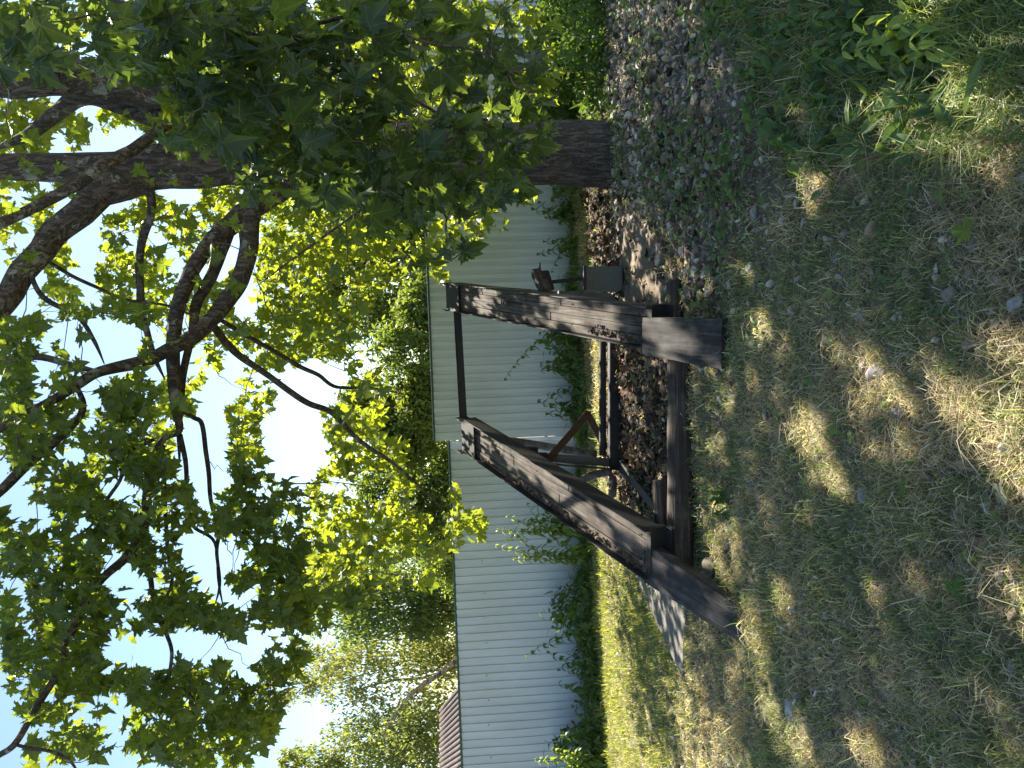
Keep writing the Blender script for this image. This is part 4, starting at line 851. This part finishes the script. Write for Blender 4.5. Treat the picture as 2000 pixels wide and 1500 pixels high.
# shed with corrugated brown roof beyond the fence
SH = empty('garden_shed', (*im(900, 1440, 15)[:2], 0)); tag(SH, 'brown corrugated shed roof rising behind the fence at the left', 'shed')
e0, e1 = im(912, 1325, 14), im(912, 1640, 14); r0, r1 = im(861, 1385, 17), im(861, 1640, 17)
nu, nvv = 260, 5; V = []
for j in range(nvv):
    for i in range(nu):
        s = i / (nu - 1); t_ = j / (nvv - 1); p = (e0 * (1 - s) + e1 * s) * (1 - t_) + (r0 * (1 - s) + r1 * s) * t_; p = p + np.array([0, -.4, 1]) * .022 * math.sin(s * 2 * math.pi * 26); V.append(p)
ix = np.arange(nu * nvv).reshape(nvv, nu); Q = np.stack([ix[:-1, :-1], ix[:-1, 1:], ix[1:, 1:], ix[1:, :-1]], -1).reshape(-1, 4)
o = link('roof', tri_mesh('roof', np.array(V) - np.array(SH.location), Q, None, None, True, 4), M_ROOF, SH); o.matrix_basis = Matrix.Identity(4); md = o.modifiers.new('s', 'SOLIDIFY'); md.thickness = .02
xl, xr = e1[0] + .1, e0[0] - .15; join_boxes('wall', [(xl, xr, 14.15, 16.9, -.1, min(e0[2], e1[2]) - .09)], M_BOARD, SH, Matrix.Identity(4))

# ------------------------------------------------------------------ weeds
parts = []
def weeds(n, pu, pv, hmax, size, temp, cols, stem=True, droop=.5, prob=None):
    P, u, v = ground_points(n, -7, 8, 2.0, 10.6); k = pip(u, v, pu); P = P[k]; n = len(P); h = hmax * rng.random(n) ** .8
    if prob is not None: h = h * prob(P)
    P[:, 2] += h; kk = rng.random((n, 1)); tint = np.array(cols[0]) * kk + np.array(cols[1]) * (1 - kk)
    parts.append(scatter(*temp, P, frames(rvec(n) * np.array([1, 1, .4]) + np.array([0, 0, -droop]), rvec(n) * .6 + np.array([0, -.2, .8])), size * rng.uniform(.6, 1.3, n), tint))
wv_ = lambda P: np.clip(.05 + 2.3 * (fbm(P[:, 0], P[:, 1] * .3, 2.1, 6) - .30), .06, 1.6)
weeds(110000, Z_FENCE, 0, .50, .085, OVATE, ((.055, .10, .035), (.09, .145, .048)), prob=wv_)
weeds(14000, Z_FENCE, 0, .62, .15, LANCE, ((.08, .12, .045), (.13, .17, .07)), prob=wv_, droop=-.5)
weeds(9000, Z_FENCE, 0, .45, .13, MAPLE_LOW, ((.06, .11, .04), (.10, .15, .05)), prob=wv_)
Z_RB = [(1255, 1100), (2600, 1085), (2600, 1185), (1500, 1196), (1290, 1190)]
weeds(120000, Z_RB, 0, 1.0, .085, OVATE, ((.05, .10, .035), (.09, .145, .045)), prob=wv_)
weeds(60000, Z_WEED, 0, .24, .095, OVATE, ((.06, .11, .045), (.10, .155, .06)), prob=wv_)
weeds(9000, Z_WEED, 0, .22, .17, LANCE, ((.07, .125, .045), (.12, .18, .07)), droop=.1, prob=wv_)
weeds(4000, Z_WEED, 0, .12, .10, MAPLE_LOW, ((.07, .125, .045), (.12, .17, .06)), droop=.1, prob=wv_)
V, T, C, _ = merge(parts); tag(link('weeds', tri_mesh('weeds', V, T, C), M_WEED), 'dense green weeds along the fence foot and at the lower right', 'weeds', kind='stuff')
def plant(name, px, py, D, hpx, lean, npairs, lsize, cols, label, seed, stems=1, group='nettles growing before the fence', temp=OVATE):
    """px,py: foot pixel; hpx height in pixels; lean: sideways pixels of the tip (towards img -y)"""
    r = np.random.default_rng(seed); p = im(px, py, D); foot_ = np.array([p[0], p[1], height(p[0], p[1])]); root = empty(name, tuple(foot_)); tag(root, label, 'plant', group); s = D / F
    leaves, SV, SQ, o = [], [], [], 0
    for k in range(stems):
        H = hpx * s * r.uniform(.65, 1.0) if k else hpx * s; lx = (lean + (r.normal(0, 28) if k else 0)) * s; b0 = foot_ + np.array([r.normal(0, .06) if k else 0, r.normal(0, .06) if k else 0, 0])
        t_ = np.linspace(0, 1, 10)[:, None]; path = b0 + np.array([0, 0, 1]) * H * t_ + np.array([lx, r.normal(0, .05), 0]) * t_ ** 2.2
        V1, Q1, _ = tube_mesh('s', path, np.linspace(.006, .002, 10), 6, cap=False); SV.append(V1); SQ.append(Q1 + o); o += len(V1)
        n = npairs; tt = np.linspace(.12, 1.0, n); idx = tt * 9; i0 = np.clip(idx.astype(int), 0, 8); f = (idx - i0)[:, None]; c = path[i0] * (1 - f) + path[i0 + 1] * f
        for sgn in (0, 1):
            a = np.arange(n) * 1.57 + sgn * np.pi + r.normal(0, .3, n); tip = np.stack([np.cos(a), np.sin(a), -.35 - r.random(n) * .5], 1); kk = r.random((n, 1))
            leaves.append(scatter(*temp, c, frames(tip, np.tile([0, 0, 1.0], (n, 1)) + rvec(n, r) * .2), lsize * (1.15 - .75 * tt) * r.uniform(.8, 1.15, n), np.array(cols[0]) * kk + np.array(cols[1]) * (1 - kk)))
    V, T, C, _ = merge(leaves); rl = np.array(root.location); ob = link('leaves', tri_mesh('leaves', V - rl, T, C), M_WEED, root); ob.matrix_basis = Matrix.Identity(4)
    ob = link('stem', tri_mesh('stem', np.concatenate(SV) - rl, np.concatenate(SQ), np.tile([.07, .11, .04], (o, 1)), None, True, 4), M_WEED, root); ob.matrix_basis = Matrix.Identity(4)
YG, GG = ((.14, .20, .05), (.20, .27, .07)), ((.06, .11, .04), (.095, .15, .05))  # YG also puts sunlight into the colour of the plants labelled sunlit
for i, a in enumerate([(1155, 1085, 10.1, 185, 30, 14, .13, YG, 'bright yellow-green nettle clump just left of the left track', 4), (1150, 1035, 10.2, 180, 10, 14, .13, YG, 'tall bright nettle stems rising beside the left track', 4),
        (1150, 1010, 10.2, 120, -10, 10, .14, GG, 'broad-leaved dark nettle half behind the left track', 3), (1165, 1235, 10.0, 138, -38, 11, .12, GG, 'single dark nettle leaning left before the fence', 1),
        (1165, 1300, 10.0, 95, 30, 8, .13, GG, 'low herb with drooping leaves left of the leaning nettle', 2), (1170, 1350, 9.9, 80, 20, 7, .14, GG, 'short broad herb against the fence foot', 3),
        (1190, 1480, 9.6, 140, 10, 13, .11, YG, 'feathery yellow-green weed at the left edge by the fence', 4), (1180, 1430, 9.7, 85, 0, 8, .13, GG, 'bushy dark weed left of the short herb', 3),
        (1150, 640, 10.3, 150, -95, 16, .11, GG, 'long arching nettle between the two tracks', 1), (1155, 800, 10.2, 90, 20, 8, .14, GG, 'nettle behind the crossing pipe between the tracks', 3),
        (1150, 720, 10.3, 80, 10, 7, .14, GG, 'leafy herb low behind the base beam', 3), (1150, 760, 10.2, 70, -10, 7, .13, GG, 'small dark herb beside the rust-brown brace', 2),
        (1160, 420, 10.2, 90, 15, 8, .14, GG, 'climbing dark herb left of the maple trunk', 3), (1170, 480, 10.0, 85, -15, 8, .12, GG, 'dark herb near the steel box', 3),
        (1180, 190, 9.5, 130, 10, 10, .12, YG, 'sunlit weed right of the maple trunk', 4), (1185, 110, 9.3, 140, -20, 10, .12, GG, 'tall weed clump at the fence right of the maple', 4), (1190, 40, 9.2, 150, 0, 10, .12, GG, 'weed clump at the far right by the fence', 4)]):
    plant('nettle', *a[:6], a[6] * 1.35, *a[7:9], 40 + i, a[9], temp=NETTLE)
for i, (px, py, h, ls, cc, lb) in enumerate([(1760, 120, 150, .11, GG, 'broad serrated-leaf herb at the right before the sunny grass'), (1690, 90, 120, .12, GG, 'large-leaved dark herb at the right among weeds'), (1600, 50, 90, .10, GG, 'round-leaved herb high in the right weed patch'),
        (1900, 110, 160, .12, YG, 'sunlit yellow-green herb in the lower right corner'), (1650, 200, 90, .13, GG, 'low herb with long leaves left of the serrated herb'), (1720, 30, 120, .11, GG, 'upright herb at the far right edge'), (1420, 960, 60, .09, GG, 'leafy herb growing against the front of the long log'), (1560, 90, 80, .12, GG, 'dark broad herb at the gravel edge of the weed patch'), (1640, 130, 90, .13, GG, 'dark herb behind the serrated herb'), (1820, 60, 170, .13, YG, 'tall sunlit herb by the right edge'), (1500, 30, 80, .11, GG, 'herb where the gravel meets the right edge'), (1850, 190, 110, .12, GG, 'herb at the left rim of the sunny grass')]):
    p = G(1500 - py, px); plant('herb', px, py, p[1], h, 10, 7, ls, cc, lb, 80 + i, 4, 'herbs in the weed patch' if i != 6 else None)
